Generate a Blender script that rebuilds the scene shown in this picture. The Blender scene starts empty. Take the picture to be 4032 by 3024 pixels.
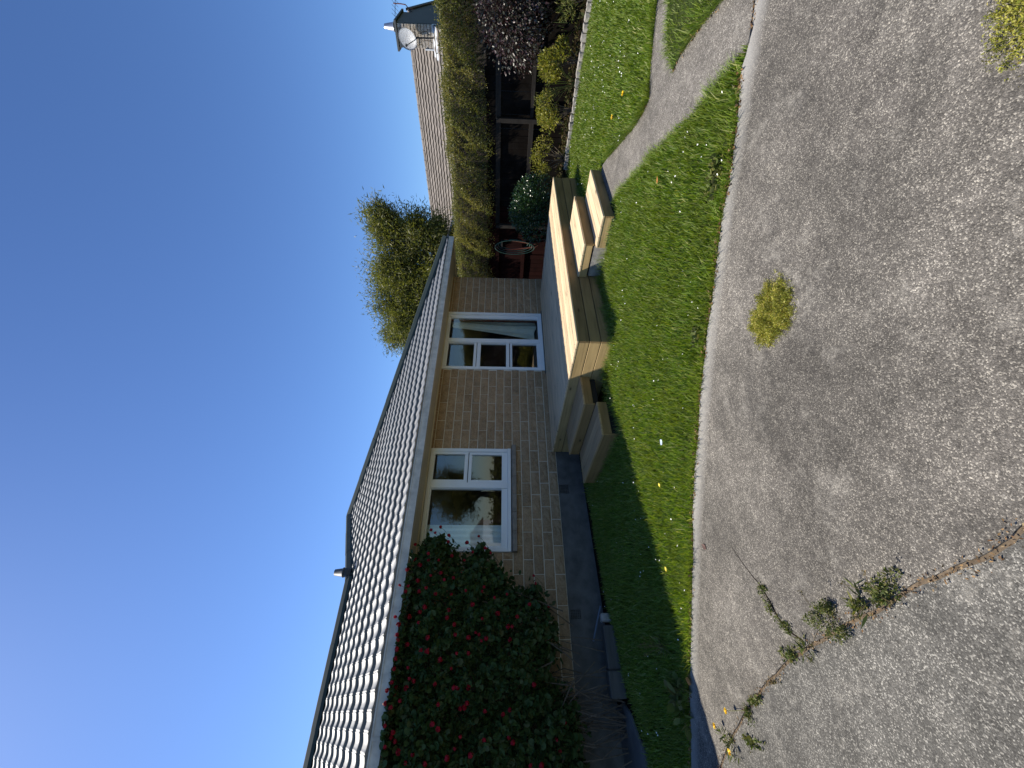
import bpy, bmesh, math, random
import numpy as np
from mathutils import Vector, Matrix

random.seed(7)
RNG = np.random.default_rng(7)
SC = bpy.context.scene
COL = SC.collection

# ------------------------------------------------------------------ camera
YAW, PITCH, ROLL, CAM_H = 0.6734, -0.0317, 0.0163, 1.37
fwd = Vector((math.sin(YAW) * math.cos(PITCH), math.cos(YAW) * math.cos(PITCH), math.sin(PITCH)))
rgt = Vector((math.cos(YAW), -math.sin(YAW), 0))
upv = rgt.cross(fwd)
r2 = rgt * math.cos(ROLL) + upv * math.sin(ROLL)
u2 = upv * math.cos(ROLL) - rgt * math.sin(ROLL)
cd = bpy.data.cameras.new('camera')
cam = bpy.data.objects.new('camera', cd)
COL.objects.link(cam)
cd.sensor_fit = 'HORIZONTAL'
cd.sensor_width = 36.0
cd.lens = 36.0 * 1633.8 / 4032.0
cd.clip_start, cd.clip_end = 0.05, 3000
# the photograph was taken upright and is stored on its side: the camera is rolled a quarter turn
M = Matrix((-u2, r2, -fwd)).transposed().to_4x4()
M.translation = (0, 0, CAM_H)
cam.matrix_world = M
SC.camera = cam

# ------------------------------------------------------------------ sky, sun, exposure
SUN = Vector((-0.28, 0.59, 1.0)).normalized()
elev = math.asin(SUN.z)
azim = math.atan2(SUN.x, SUN.y)          # from +Y, clockwise positive
world = bpy.data.worlds.new('World')
SC.world = world
world.use_nodes = True
wt = world.node_tree
wt.nodes.clear()
wo = wt.nodes.new('ShaderNodeOutputWorld')
wb = wt.nodes.new('ShaderNodeBackground')
sky = wt.nodes.new('ShaderNodeTexSky')
sky.sky_type = 'NISHITA'
sky.sun_disc = False
sky.sun_elevation = elev
sky.sun_rotation = azim
sky.altitude = 0
sky.air_density = 1.0
sky.dust_density = 0.4
sky.ozone_density = 6.0
wb.inputs['Strength'].default_value = 0.069
gm = wt.nodes.new('ShaderNodeGamma')          # deepens the clear southern sky as the camera recorded it
gm.inputs['Gamma'].default_value = 1.32
wt.links.new(sky.outputs[0], gm.inputs[0])
wt.links.new(gm.outputs[0], wb.inputs[0])
wt.links.new(wb.outputs[0], wo.inputs[0])
sl = bpy.data.lights.new('sun', 'SUN')
sl.energy = 5.0
sl.angle = math.radians(0.5)
sl.color = (1.0, 0.93, 0.81)
so = bpy.data.objects.new('sun', sl)
COL.objects.link(so)
so.location = (-6, 12, 20)
so.rotation_euler = SUN.to_track_quat('Z', 'Y').to_euler()
SC.view_settings.view_transform = 'Standard'
SC.view_settings.look = 'None'
SC.view_settings.exposure = 0.5
SC.view_settings.gamma = 1.0
SC.view_settings.use_curve_mapping = False

# ------------------------------------------------------------------ helpers
def tag(o, label=None, cat=None, group=None, kind=None):
    if label: o['label'] = label
    if cat: o['category'] = cat
    if group: o['group'] = group
    if kind: o['kind'] = kind
    return o

def link(o, parent=None):
    COL.objects.link(o)
    if parent is not None:
        o.parent = parent
        if parent.parent is None and parent.type == 'EMPTY':
            o.location = -Vector(parent.location)
    return o

def thing(name, loc, label, cat, group=None):
    o = bpy.data.objects.new(name, None)
    o.empty_display_size = 0.1
    o.location = loc
    COL.objects.link(o)
    return tag(o, label, cat, group)

def new_mesh(name, verts, faces, mat=None, smooth=False):
    me = bpy.data.meshes.new(name)
    me.from_pydata([tuple(v) for v in verts], [], faces)
    if mat: me.materials.append(mat)
    if smooth: me.polygons.foreach_set('use_smooth', [True] * len(me.polygons))
    me.update()
    return me

def np_mesh(name, V, F, mat=None, smooth=False):
    """V (n,3) array, F list of arrays of equal-size polygons."""
    me = bpy.data.meshes.new(name)
    me.vertices.add(len(V))
    me.vertices.foreach_set('co', np.ascontiguousarray(V, dtype=np.float32).ravel())
    idx = np.concatenate([f.ravel() for f in F]).astype(np.int32)
    tot = np.concatenate([np.full(len(f), f.shape[1], dtype=np.int32) for f in F])
    start = np.concatenate([[0], np.cumsum(tot)[:-1]]).astype(np.int32)
    me.loops.add(len(idx))
    me.loops.foreach_set('vertex_index', idx)
    me.polygons.add(len(tot))
    me.polygons.foreach_set('loop_start', start)
    me.polygons.foreach_set('loop_total', tot)
    if smooth: me.polygons.foreach_set('use_smooth', np.ones(len(tot), dtype=bool))
    if mat: me.materials.append(mat)
    me.update(calc_edges=True)
    return me

def mesh_obj(name, me, parent=None):
    return link(bpy.data.objects.new(name, me), parent)

class MB:
    def __init__(s): s.v, s.f = [], []
    def add(s, verts, faces):
        b = len(s.v)
        s.v += [tuple(p) for p in verts]
        s.f += [tuple(i + b for i in f) for f in faces]
        return s
    def box(s, x0, x1, y0, y1, z0, z1):
        return s.add([(x0, y0, z0), (x1, y0, z0), (x1, y1, z0), (x0, y1, z0), (x0, y0, z1), (x1, y0, z1), (x1, y1, z1), (x0, y1, z1)],
                     [(0, 3, 2, 1), (4, 5, 6, 7), (0, 1, 5, 4), (1, 2, 6, 5), (2, 3, 7, 6), (3, 0, 4, 7)])
    def tube(s, pts, rad, n=8, cap=True):
        pts = [Vector(p) for p in pts]
        if not hasattr(rad, '__len__'): rad = [rad] * len(pts)
        rings = []
        t0 = (pts[1] - pts[0]).normalized()
        ref = Vector((0, 0, 1)) if abs(t0.z) < 0.9 else Vector((1, 0, 0))
        a = t0.cross(ref).normalized()
        for i, p in enumerate(pts):
            t = (pts[min(i + 1, len(pts) - 1)] - pts[max(i - 1, 0)]).normalized()
            a = (a - t * a.dot(t)).normalized()
            b = t.cross(a)
            rings.append([p + (a * math.cos(2 * math.pi * k / n) + b * math.sin(2 * math.pi * k / n)) * rad[i] for k in range(n)])
        base = len(s.v)
        for r in rings: s.v += [tuple(p) for p in r]
        for i in range(len(pts) - 1):
            for k in range(n):
                s.f.append((base + i * n + k, base + i * n + (k + 1) % n, base + (i + 1) * n + (k + 1) % n, base + (i + 1) * n + k))
        if cap:
            s.f.append(tuple(base + k for k in reversed(range(n))))
            s.f.append(tuple(base + (len(pts) - 1) * n + k for k in range(n)))
        return s
    def lathe(s, cx, cy, prof, n=20):
        base = len(s.v)
        for r, z in prof:
            s.v += [(cx + r * math.cos(2 * math.pi * k / n), cy + r * math.sin(2 * math.pi * k / n), z) for k in range(n)]
        for i in range(len(prof) - 1):
            for k in range(n):
                s.f.append((base + i * n + k, base + i * n + (k + 1) % n, base + (i + 1) * n + (k + 1) % n, base + (i + 1) * n + k))
        s.f.append(tuple(base + k for k in reversed(range(n))))
        s.f.append(tuple(base + (len(prof) - 1) * n + k for k in range(n)))
        return s
    def build(s, name, mat, parent=None, smooth=False, bevel=0.0):
        me = new_mesh(name, s.v, s.f, mat, smooth)
        o = mesh_obj(name, me, parent)
        if bevel:
            m = o.modifiers.new('bevel', 'BEVEL')
            m.width, m.segments, m.limit_method = bevel, 1, 'ANGLE'
        return o

# terrain: level by the deck, falling gently to the left
def gz_np(x, y):
    t = 3.6 - np.asarray(x, float)
    k = np.clip((np.asarray(y, float) - 4.5) / 1.3, 0, 1)
    k = 1 - .5 * k * k * (3 - 2 * k)              # banked up a little against the house
    return -np.minimum(0.06 * (t + np.sqrt(t * t + 0.3)) / 2, 0.6) * k
def gz(x, y=0.0): return float(gz_np(x, y))

def sheet(name, poly, dz, mat, skirt=0.0, parent=None, step=0.5):
    """flat polygon laid on the terrain, optionally with a skirt going down"""
    bm = bmesh.new()
    bm.faces.new([bm.verts.new((x, y, 0)) for x, y in poly])
    xs = [p[0] for p in poly]
    x = math.floor(min(xs) / step) * step + step
    while x < min(max(xs), 6):
        if x > -9:
            bmesh.ops.bisect_plane(bm, geom=bm.verts[:] + bm.edges[:] + bm.faces[:], plane_co=(x, 0, 0), plane_no=(1, 0, 0))
        x += step
    for y in (4.5, 4.8, 5.1, 5.4, 5.7):
        bmesh.ops.bisect_plane(bm, geom=bm.verts[:] + bm.edges[:] + bm.faces[:], plane_co=(0, y, 0), plane_no=(0, 1, 0))
    bmesh.ops.triangulate(bm, faces=bm.faces[:])
    bmesh.ops.recalc_face_normals(bm, faces=bm.faces[:])
    if bm.faces and sum(f.normal.z for f in bm.faces) < 0:
        bmesh.ops.reverse_faces(bm, faces=bm.faces[:])
    if skirt:
        edges = [e for e in bm.edges if e.is_boundary]
        r = bmesh.ops.extrude_edge_only(bm, edges=edges)
        low = {v for v in r['geom'] if isinstance(v, bmesh.types.BMVert)}
        for v in bm.verts: v.co.z = gz(v.co.x, v.co.y) + dz - (skirt if v in low else 0)
    else:
        for v in bm.verts: v.co.z = gz(v.co.x, v.co.y) + dz
    me = bpy.data.meshes.new(name)
    bm.to_mesh(me); bm.free()
    me.materials.append(mat)
    return mesh_obj(name, me, parent)

def in_poly(px, py, poly):
    c = np.zeros(len(px), bool)
    n = len(poly)
    for i in range(n):
        x0, y0 = poly[i]; x1, y1 = poly[(i + 1) % n]
        if y0 == y1: continue
        k = ((y0 > py) != (y1 > py)) & (px < (x1 - x0) * (py - y0) / (y1 - y0) + x0)
        c ^= k
    return c

def scatter(poly, density, exclude=()):
    P = np.array(poly)
    lo, hi = P.min(0), P.max(0)
    n = int(density * np.prod(hi - lo))
    px = RNG.uniform(lo[0], hi[0], n); py = RNG.uniform(lo[1], hi[1], n)
    k = in_poly(px, py, poly)
    for x0, x1, y0, y1 in exclude: k &= ~((px > x0) & (px < x1) & (py > y0) & (py < y1))
    return px[k], py[k]

def frames(D):
    D = D / np.maximum(np.linalg.norm(D, axis=1, keepdims=True), 1e-9)
    R = RNG.normal(size=D.shape)
    S = np.cross(D, R); S /= np.maximum(np.linalg.norm(S, axis=1, keepdims=True), 1e-9)
    N = np.cross(S, D)
    return D, S, N

LEAF = {   # local verts (along, side, up), faces
    'oval': ([(0, 0, 0), (.35, .28, .05), (.35, -.28, .05), (.75, .22, .03), (.75, -.22, .03), (1, 0, -.04)], [(0, 2, 4, 5), (0, 5, 3, 1)]),
    'narrow': ([(0, 0, 0), (.4, .09, .0), (.4, -.09, .0), (1, 0, -.12)], [(0, 2, 3, 1)]),
    'small': ([(0, 0, 0), (.5, .26, .06), (.5, -.26, .06), (1, 0, 0)], [(0, 2, 3, 1)]),
    'round': ([(0, 0, 0), (-.12, .42, .1), (.3, .56, .12), (.75, .42, .02), (.95, 0, .06), (.75, -.42, .02), (.3, -.56, .12), (-.12, -.42, .1)],
              [(0, 2, 1), (0, 3, 2), (0, 4, 3), (0, 5, 4), (0, 6, 5), (0, 7, 6)]),
}
def leaf_cloud(name, P, D, size, shape, mat, parent=None, smooth=False):
    tv, tf = LEAF[shape]
    tv = np.array(tv)
    D, S, N = frames(D)
    n = len(P)
    V = (P[:, None, :] + size[:, None, None] * (tv[None, :, 0, None] * D[:, None, :] + tv[None, :, 1, None] * S[:, None, :] + tv[None, :, 2, None] * N[:, None, :])).reshape(-1, 3)
    k = len(tv)
    F = np.array(tf)[None, :, :] + (np.arange(n) * k)[:, None, None]
    return mesh_obj(name, np_mesh(name, V, [F.reshape(-1, F.shape[2])], mat, smooth), parent)

def blades(px, py, pz, h, w, lean, mat, name, parent=None, curl=1.0, dirs=None):
    n = len(px)
    a = RNG.uniform(0, 2 * np.pi, n) if dirs is None else dirs
    dx, dy = np.cos(a), np.sin(a)
    sa = a + np.pi / 2 + RNG.normal(0, .5, n)
    sx, sy = np.cos(sa) * w / 2, np.sin(sa) * w / 2
    l1, l2 = lean * .3, lean * curl
    V = np.empty((n, 5, 3))
    V[:, 0] = np.stack([px - sx, py - sy, pz], 1); V[:, 1] = np.stack([px + sx, py + sy, pz], 1)
    mx, my, mz = px + dx * l1, py + dy * l1, pz + h * .6
    V[:, 2] = np.stack([mx + sx * .8, my + sy * .8, mz], 1); V[:, 3] = np.stack([mx - sx * .8, my - sy * .8, mz], 1)
    V[:, 4] = np.stack([px + dx * l2, py + dy * l2, pz + h], 1)
    b = (np.arange(n) * 5)[:, None]
    return mesh_obj(name, np_mesh(name, V.reshape(-1, 3), [b + np.array([0, 1, 2, 3]), b + np.array([3, 2, 4])], mat), parent)

# ------------------------------------------------------------------ materials
class NT:
    def __init__(s, name):
        s.m = bpy.data.materials.new(name); s.m.use_nodes = True
        s.t = s.m.node_tree
        s.t.nodes.clear()
        s.out = s.t.nodes.new('ShaderNodeOutputMaterial')
    def n(s, typ, ins=None, **props):
        nd = s.t.nodes.new('ShaderNode' + typ)
        for k, v in props.items(): setattr(nd, k, v)
        for k, v in (ins or {}).items():
            sock = nd.inputs[k]
            if isinstance(v, bpy.types.NodeSocket): s.t.links.new(v, sock)
            else:
                if sock.type == 'RGBA' and len(v) == 3: v = (*v, 1)
                sock.default_value = v
        return nd
    def coords(s, scale=(1, 1, 1), kind='Object', rot=(0, 0, 0)):
        tc = s.n('TexCoord')
        mp = s.n('Mapping', {'Vector': tc.outputs[kind], 'Scale': scale, 'Rotation': rot})
        return mp.outputs[0]
    def noise(s, vec, scale, detail=3, rough=.55, out='Fac'):
        return s.n('TexNoise', {'Vector': vec, 'Scale': scale, 'Detail': detail, 'Roughness': rough}).outputs[out]
    def ramp(s, fac, stops, interp='LINEAR'):
        nd = s.n('ValToRGB', {'Fac': fac})
        nd.color_ramp.interpolation = interp
        el = nd.color_ramp.elements
        while len(el) < len(stops): el.new(0.5)
        for e, (p, c) in zip(el, stops):
            e.position = p
            e.color = (*c, 1) if hasattr(c, '__len__') else (c, c, c, 1)
        return nd.outputs[0]
    def mix(s, fac, a, b, mode='MIX'):
        nd = s.n('Mix', data_type='RGBA', blend_type=mode)
        for sock, v in ((nd.inputs[0], fac), (nd.inputs[6], a), (nd.inputs[7], b)):
            if isinstance(v, bpy.types.NodeSocket): s.t.links.new(v, sock)
            else: sock.default_value = (*v, 1) if hasattr(v, '__len__') and len(v) == 3 else v
        return nd.outputs[2]
    def math(s, op, a, b=0.0, clamp=False):
        nd = s.n('Math', operation=op, use_clamp=clamp)
        for sock, v in zip(nd.inputs, (a, b)):
            if isinstance(v, bpy.types.NodeSocket): s.t.links.new(v, sock)
            else: sock.default_value = v
        return nd.outputs[0]
    def bump(s, h, strength=.4, dist=.01, normal=None):
        ins = {'Height': h, 'Strength': strength, 'Distance': dist}
        if normal is not None: ins['Normal'] = normal
        return s.n('Bump', ins).outputs[0]
    def principled(s, color, rough=.7, normal=None, **kw):
        ins = {'Base Color': color, 'Roughness': rough}
        if normal is not None: ins['Normal'] = normal
        for k, v in kw.items(): ins[k.replace('_', ' ')] = v
        return s.n('BsdfPrincipled', ins)
    def done(s, shader):
        s.t.links.new(shader.outputs[0] if not isinstance(shader, bpy.types.NodeSocket) else shader, s.out.inputs[0])
        return s.m

def m_plain(name, col, rough=.7, var=.12, scale=6, bump=.15, bscale=60, metallic=0.0, spec=.5):
    t = NT(name); c = t.coords()
    f = t.noise(c, scale, 5)
    a = tuple(x * (1 - var) for x in col); b = tuple(min(1, x * (1 + var)) for x in col)
    color = t.ramp(f, [(.3, a), (.7, b)])
    nrm = t.bump(t.noise(c, bscale, 4), bump, .004)
    return t.done(t.principled(color, rough, nrm, Metallic=metallic, Specular_IOR_Level=spec))

def m_leaf(name, cols, trans=.3, rough=.5, spec=.35, tint=(1.0, 1.1, .5), patch=0.0, patch_col=None):
    t = NT(name)
    g = t.n('NewGeometry')
    n = len(cols)
    color = t.ramp(g.outputs['Random Per Island'], [(i / max(1, n - 1), c) for i, c in enumerate(cols)])
    if patch_col:
        f = t.ramp(t.noise(t.coords(), patch, 3), [(.42, 0.0), (.62, 1.0)])
        color = t.mix(f, color, t.mix(.65, color, patch_col))
    p = t.principled(color, rough, Specular_IOR_Level=spec)
    tr = t.n('BsdfTranslucent', {'Color': t.mix(1.0, color, tint, 'MULTIPLY')})
    return t.done(t.n('MixShader', {0: trans, 1: p.outputs[0], 2: tr.outputs[0]}))

def m_concrete(name, mean, agg, sc, contrast, edge=None, stain=(.6, 1.25)):
    t = NT(name); c = t.coords()
    big = t.noise(c, .9, 5, .6)
    mid = t.noise(c, 6, 6, .68)
    vor = t.n('TexVoronoi', {'Vector': c, 'Scale': sc})
    cell = t.n('SeparateColor', {0: vor.outputs['Color']}).outputs[0]
    fine = t.noise(c, sc * 1.7, 4, .75)
    a = t.ramp(cell, [(0, tuple(x * (1 - contrast) for x in mean)), (.45, tuple(x * (1 - contrast * .35) for x in mean)), (.8, tuple(x * (1 + contrast * .4) for x in mean)), (1, agg)])
    a = t.mix(.75, a, t.ramp(fine, [(.3, .55), (.5, .95), (.72, 1.4)]), 'MULTIPLY')
    a = t.mix(1, a, t.ramp(big, [(.3, stain[0]), (.7, stain[1])]), 'MULTIPLY')
    a = t.mix(1, a, t.ramp(mid, [(.3, .72), (.7, 1.28)]), 'MULTIPLY')
    a = t.mix(1, a, t.ramp(t.noise(c, 32, 4, .7), [(.3, .75), (.7, 1.25)]), 'MULTIPLY')
    dark = t.ramp(t.noise(c, 2.3, 6, .7), [(.56, 0.0), (.75, .35)])
    a = t.mix(dark, a, (.055, .052, .05))
    lich = t.ramp(t.noise(c, 4.5, 8, .78), [(.55, 0.0), (.68, .5)])
    a = t.mix(t.math('MULTIPLY', lich, t.ramp(fine, [(.4, .2), (.6, 1.0)])), a, (.50, .465, .40))
    if edge:
        (x0, y0), (dx, dy), L, bow = edge
        sp = t.n('SeparateXYZ', {0: t.n('TexCoord').outputs['Object']})
        X, Y = sp.outputs[0], sp.outputs[1]
        px, py = t.math('SUBTRACT', X, x0), t.math('SUBTRACT', Y, y0)
        tt = t.math('ADD', t.math('MULTIPLY', px, dx), t.math('MULTIPLY', py, dy))
        dd = t.math('ADD', t.math('MULTIPLY', px, dy), t.math('MULTIPLY', py, -dx))
        bw = t.math('MULTIPLY', t.math('MULTIPLY', tt, t.math('SUBTRACT', L, tt)), 4 * bow / L / L)
        d = t.math('SUBTRACT', bw, dd)
        d = t.math('ADD', d, t.math('MULTIPLY', t.math('SUBTRACT', mid, .5), .09))
        e = t.ramp(d, [(.02, .8), (.15, 0.0)])
        a = t.mix(e, a, t.mix(1, (.40, .385, .355), t.ramp(fine, [(.3, .7), (.7, 1.15)]), 'MULTIPLY'))
    h = t.math('ADD', t.math('MULTIPLY', vor.outputs['Distance'], -1.2), fine)
    nrm = t.bump(h, .55, .005)
    return t.done(t.principled(a, .85, nrm, Specular_IOR_Level=.3))

def m_wood(name, base, axis, dark=.55, rough=.65, scale=1.0, weather=None, spec=.3, kn=(2.2, 2.2, 5)):
    t = NT(name)
    s = [26, 26, 26]; s[axis] = 1.3
    c = t.coords(tuple(x * scale for x in s))
    oi = t.n('ObjectInfo')
    off = t.n('VectorMath', {0: c, 1: t.n('CombineXYZ', {0: t.math('MULTIPLY', oi.outputs['Random'], 37.0), 1: t.math('MULTIPLY', oi.outputs['Random'], 91.0)}).outputs[0]}, operation='ADD').outputs[0]
    g = t.noise(off, 1.0, 6, .65)
    w = t.n('TexWave', {'Vector': off, 'Scale': .35, 'Distortion': 9.0, 'Detail': 3.0}).outputs['Fac']
    kw = t.n('VectorMath', {0: t.coords(kn), 1: t.n('CombineXYZ', {0: t.math('MULTIPLY', oi.outputs['Random'], 53.0), 1: t.math('MULTIPLY', oi.outputs['Random'], 19.0), 2: t.math('MULTIPLY', oi.outputs['Random'], 31.0)}).outputs[0]}, operation='ADD').outputs[0]
    kn = t.n('TexVoronoi', {'Vector': kw, 'Scale': 1.0}).outputs['Distance']
    a = t.ramp(g, [(.25, tuple(x * dark for x in base)), (.5, base), (.8, tuple(min(1, x * 1.15) for x in base))])
    a = t.mix(.35, a, t.mix(w, tuple(x * .75 for x in base), tuple(min(1, x * 1.1) for x in base)))
    a = t.mix(t.ramp(kn, [(.10, .30), (.42, 0.0)]), a, tuple(x * .5 for x in base))
    a = t.mix(t.ramp(kn, [(.05, .9), (.12, 0.0)]), a, tuple(x * .22 for x in base))
    a = t.mix(1, a, t.ramp(oi.outputs['Random'], [(0, .8), (1, 1.12)]), 'MULTIPLY')
    if weather:
        a = t.mix(t.ramp(t.noise(t.coords(), 3.2, 5, .6), [(.4, 0.0), (.7, .7)]), a, weather)
    nrm = t.bump(t.math('ADD', g, t.math('MULTIPLY', w, .3)), .35, .003)
    return t.done(t.principled(a, rough, nrm, Specular_IOR_Level=spec))

def m_block():
    t = NT('split_face_block'); c = t.coords()
    oi = t.n('ObjectInfo')
    loc = t.n('VectorMath', {0: c, 1: oi.outputs['Location']}, operation='ADD').outputs[0]
    f = t.noise(loc, 45, 6, .7)
    big = t.noise(loc, 9, 4, .6)
    a = t.ramp(f, [(.25, (.13, .080, .042)), (.5, (.33, .225, .13)), (.78, (.56, .42, .265))])
    a = t.mix(.5, a, t.ramp(big, [(.3, (.22, .14, .08)), (.7, (.42, .30, .185))]))
    a = t.mix(1, a, t.ramp(oi.outputs['Random'], [(0, (.9, .88, .86)), (.5, (1, .98, .96)), (1, (1.08, 1.04, 1.0))]), 'MULTIPLY')
    nrm = t.bump(f, .8, .008)
    return t.done(t.principled(a, .9, nrm, Specular_IOR_Level=.2))

def m_glass(name, tint=(.9, .95, .95), refl=1.0):
    t = NT(name)
    fr = t.n('Fresnel', {'IOR': 1.55})
    fac = t.math('MULTIPLY', t.math('ADD', fr.outputs[0], .03), t.math('SUBTRACT', 1.1, t.math('MULTIPLY', t.n('NewGeometry').outputs['Backfacing'], 1.1)), True)
    wob = t.bump(t.noise(t.coords(), 1.6, 1), .04, .02)
    gl = t.n('BsdfGlossy', {'Color': (1, 1, 1), 'Roughness': 0.01, 'Normal': wob})
    tr = t.n('BsdfTransparent', {'Color': tint})
    return t.done(t.n('MixShader', {0: fac, 1: tr.outputs[0], 2: gl.outputs[0]}))

EDGE = ((3.12, .43), (-.647, .762), 5.35, .27)
MAT = {}
MAT['drive'] = m_concrete('driveway_concrete', (.130, .118, .102), (.36, .33, .275), 230, .44, EDGE, (.60, 1.5))
MAT['drive2'] = m_concrete('exposed_aggregate', (.118, .112, .099), (.36, .34, .295), 210, .44, None, (.7, 1.35))
MAT['path'] = m_concrete('path_concrete', (.165, .150, .13), (.42, .39, .34), 210, .4, None, (.8, 1.2))
MAT['apron'] = m_plain('old_concrete', (.12, .115, .11), .9, .3, 5, .4, 90)
MAT['plinth'] = m_plain('plinth_concrete', (.11, .103, .093), .9, .28, 7, .35, 70, spec=.15)
MAT['soil'] = m_plain('soil', (.016, .011, .008), .95, .5, 14, .9, 40, spec=.05)
MAT['lawn_base'] = m_plain('lawn_thatch', (.030, .042, .010), .95, .5, 30, .8, 80, spec=.1)
MAT['block'] = m_block()
MAT['mortar'] = m_plain('mortar', (.62, .555, .45), .95, .12, 20, .3, 120)
MAT['white'] = m_plain('white_paint', (.74, .75, .75), .45, .04, 4, .08, 90)
MAT['offwhite'] = m_plain('weathered_white_paint', (.52, .49, .44), .55, .22, 9, .15, 60)
MAT['cream'] = m_plain('cream_paint', (.60, .54, .41), .6, .08, 5, .1, 60)
MAT['soffit'] = m_plain('soffit_paint', (.50, .455, .355), .7, .05, 3, .05, 60)
MAT['sill'] = m_plain('sill_tile', (.22, .18, .14), .7, .25, 12, .3, 60)
MAT['glass'] = m_glass('window_glass')
MAT['interior'] = m_plain('interior_paint', (.10, .085, .07), .8, .1)
MAT['red_wood'] = m_plain('varnished_timber', (.13, .035, .02), .4, .2, 8, .1, 40)
MAT['curtain'] = m_plain('curtain_cloth', (.62, .58, .50), .9, .06, 10, .2, 200)
MAT['net'] = m_plain('net_curtain', (.72, .73, .72), .9, .05, 10, .2, 200)
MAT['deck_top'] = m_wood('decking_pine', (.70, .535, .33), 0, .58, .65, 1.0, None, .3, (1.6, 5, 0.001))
MAT['fascia_x_shaded'] = m_wood('pine_facing_x_shaded', (.27, .178, .078), 0, .4, .65, 1.0, None, .2, (2.2, 0.001, 6))  # darker copy of the facing pine, shade of the deck front in its colour
MAT['fascia_y_lit'] = m_wood('pine_facing_y_lit', (.50, .35, .16), 1, .45, .65, 1.0, None, .2, (0.001, 2.4, 6))  # lighter copy of the same pine, sunlit deck end in its colour
MAT['step_x'] = m_wood('step_pine_x_shaded', (.27, .17, .068), 0, .45, .7, 1.0, None, .2, (2.2, 0.001, 6))  # pine darkened for the shade on the side steps
MAT['step_y'] = m_wood('step_pine_y_shaded', (.30, .19, .078), 1, .45, .7, 1.0, None, .2, (0.001, 2.4, 6))  # same darkening, side-step shade put into the colour
MAT['dark_gap'] = m_plain('under_deck', (.02, .018, .015), .95)  # near-black that paints the shade below and between boards
MAT['sleeper'] = m_wood('weathered_sleeper', (.10, .095, .084), 0, .4, .9)
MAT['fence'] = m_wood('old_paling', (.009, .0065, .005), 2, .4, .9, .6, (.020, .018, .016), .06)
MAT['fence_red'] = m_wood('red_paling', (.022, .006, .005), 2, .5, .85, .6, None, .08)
MAT['rail'] = m_wood('grey_rail', (.036, .032, .028), 1, .5, .9, 1.0, None, .08)
MAT['bark'] = m_plain('bark', (.10, .075, .055), .95, .35, 20, .8, 60)
MAT['dark_bark'] = m_plain('dark_bark', (.045, .036, .028), .95, .35, 20, .8, 60)
MAT['stem'] = m_plain('dry_stem', (.12, .092, .065), .9, .3, 20, .5, 60)
MAT['stone'] = m_plain('edging_stone', (.30, .28, .25), .9, .3, 15, .7, 50)
MAT['render'] = m_plain('grey_render', (.11, .115, .112), .9, .08, 3, .2, 60)
MAT['metal'] = m_plain('galvanised_steel', (.62, .63, .64), .35, .1, 4, .05, 60, metallic=.9)
MAT['dull'] = m_plain('dull_steel', (.10, .11, .12), .55, .1, 4, .05, 60)
MAT['black'] = m_plain('black_metal', (.02, .02, .022), .5)
MAT['dish'] = m_plain('dish_grey', (.56, .58, .60), .45, .04, 3, .05)
MAT['hose_o'] = m_plain('orange_hose', (.22, .07, .045), .5)
MAT['hose_g'] = m_plain('green_hose', (.04, .10, .08), .5)
MAT['pipe'] = m_plain('blue_pipe', (.10, .13, .18), .5)
MAT['leafy_dead'] = m_leaf('fallen_leaf', [(.18, .09, .035), (.32, .2, .09), (.12, .06, .03), (.42, .31, .17)], .1, .8, .2)
MAT['yellow'] = m_plain('yellow_petal', (.85, .58, .02), .6, .1, 30)
MAT['daisy'] = m_plain('white_petal', (.8, .8, .74), .7, .1, 30)
MAT['red'] = m_leaf('geranium_petal', [(.30, .010, .020), (.44, .018, .03), (.36, .012, .034)], .3, .6, .2, (1, .5, .5))
MAT['grass'] = m_leaf('grass_blade', [(.090, .165, .014), (.155, .25, .024), (.23, .325, .045), (.12, .205, .020), (.46, .45, .17)], .38, .5, .4, (1.1, 1.15, .35), 3.4, (.17, .22, .03))
MAT['geranium'] = m_leaf('geranium_leaf', [(.030, .060, .018), (.060, .100, .028), (.042, .080, .022), (.085, .095, .032)], .2, .55, .3)
MAT['hedge'] = m_leaf('hedge_leaf', [(.17, .18, .05), (.29, .26, .085), (.11, .128, .035), (.42, .35, .13), (.20, .215, .058)], .32, .5, .5, (1, 1, .5), 1.1, (.11, .14, .035))
MAT['tree'] = m_leaf('tree_leaf', [(.15, .155, .040), (.23, .22, .062), (.105, .12, .03), (.31, .28, .09)], .42, .5, .4)
MAT['purple'] = m_leaf('purple_leaf', [(.045, .024, .028), (.065, .036, .036), (.045, .045, .034), (.075, .078, .055)], .15, .4, .5, (1, .6, .6))
MAT['yleaf'] = m_leaf('yellow_green_leaf', [(.24, .25, .035), (.34, .30, .045), (.16, .19, .03), (.40, .33, .08)], .35, .5, .4)
MAT['box_leaf'] = m_leaf('glossy_leaf', [(.018, .048, .015), (.032, .070, .022), (.026, .06, .018)], .12, .28, .6)
MAT['moss'] = m_leaf('moss_tip', [(.36, .36, .04), (.52, .48, .08), (.22, .27, .035), (.70, .64, .22), (.34, .24, .04)], .3, .7, .2, (1, 1, .5), 9, (.20, .22, .035))
MAT['weed'] = m_leaf('weed_leaf', [(.085, .12, .025), (.13, .16, .035), (.20, .18, .06), (.06, .085, .02)], .3, .6, .3)
MAT['dryweed'] = m_leaf('dry_weed', [(.2, .13, .06), (.30, .22, .12), (.12, .09, .04), (.09, .10, .03)], .2, .8, .2)

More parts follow.
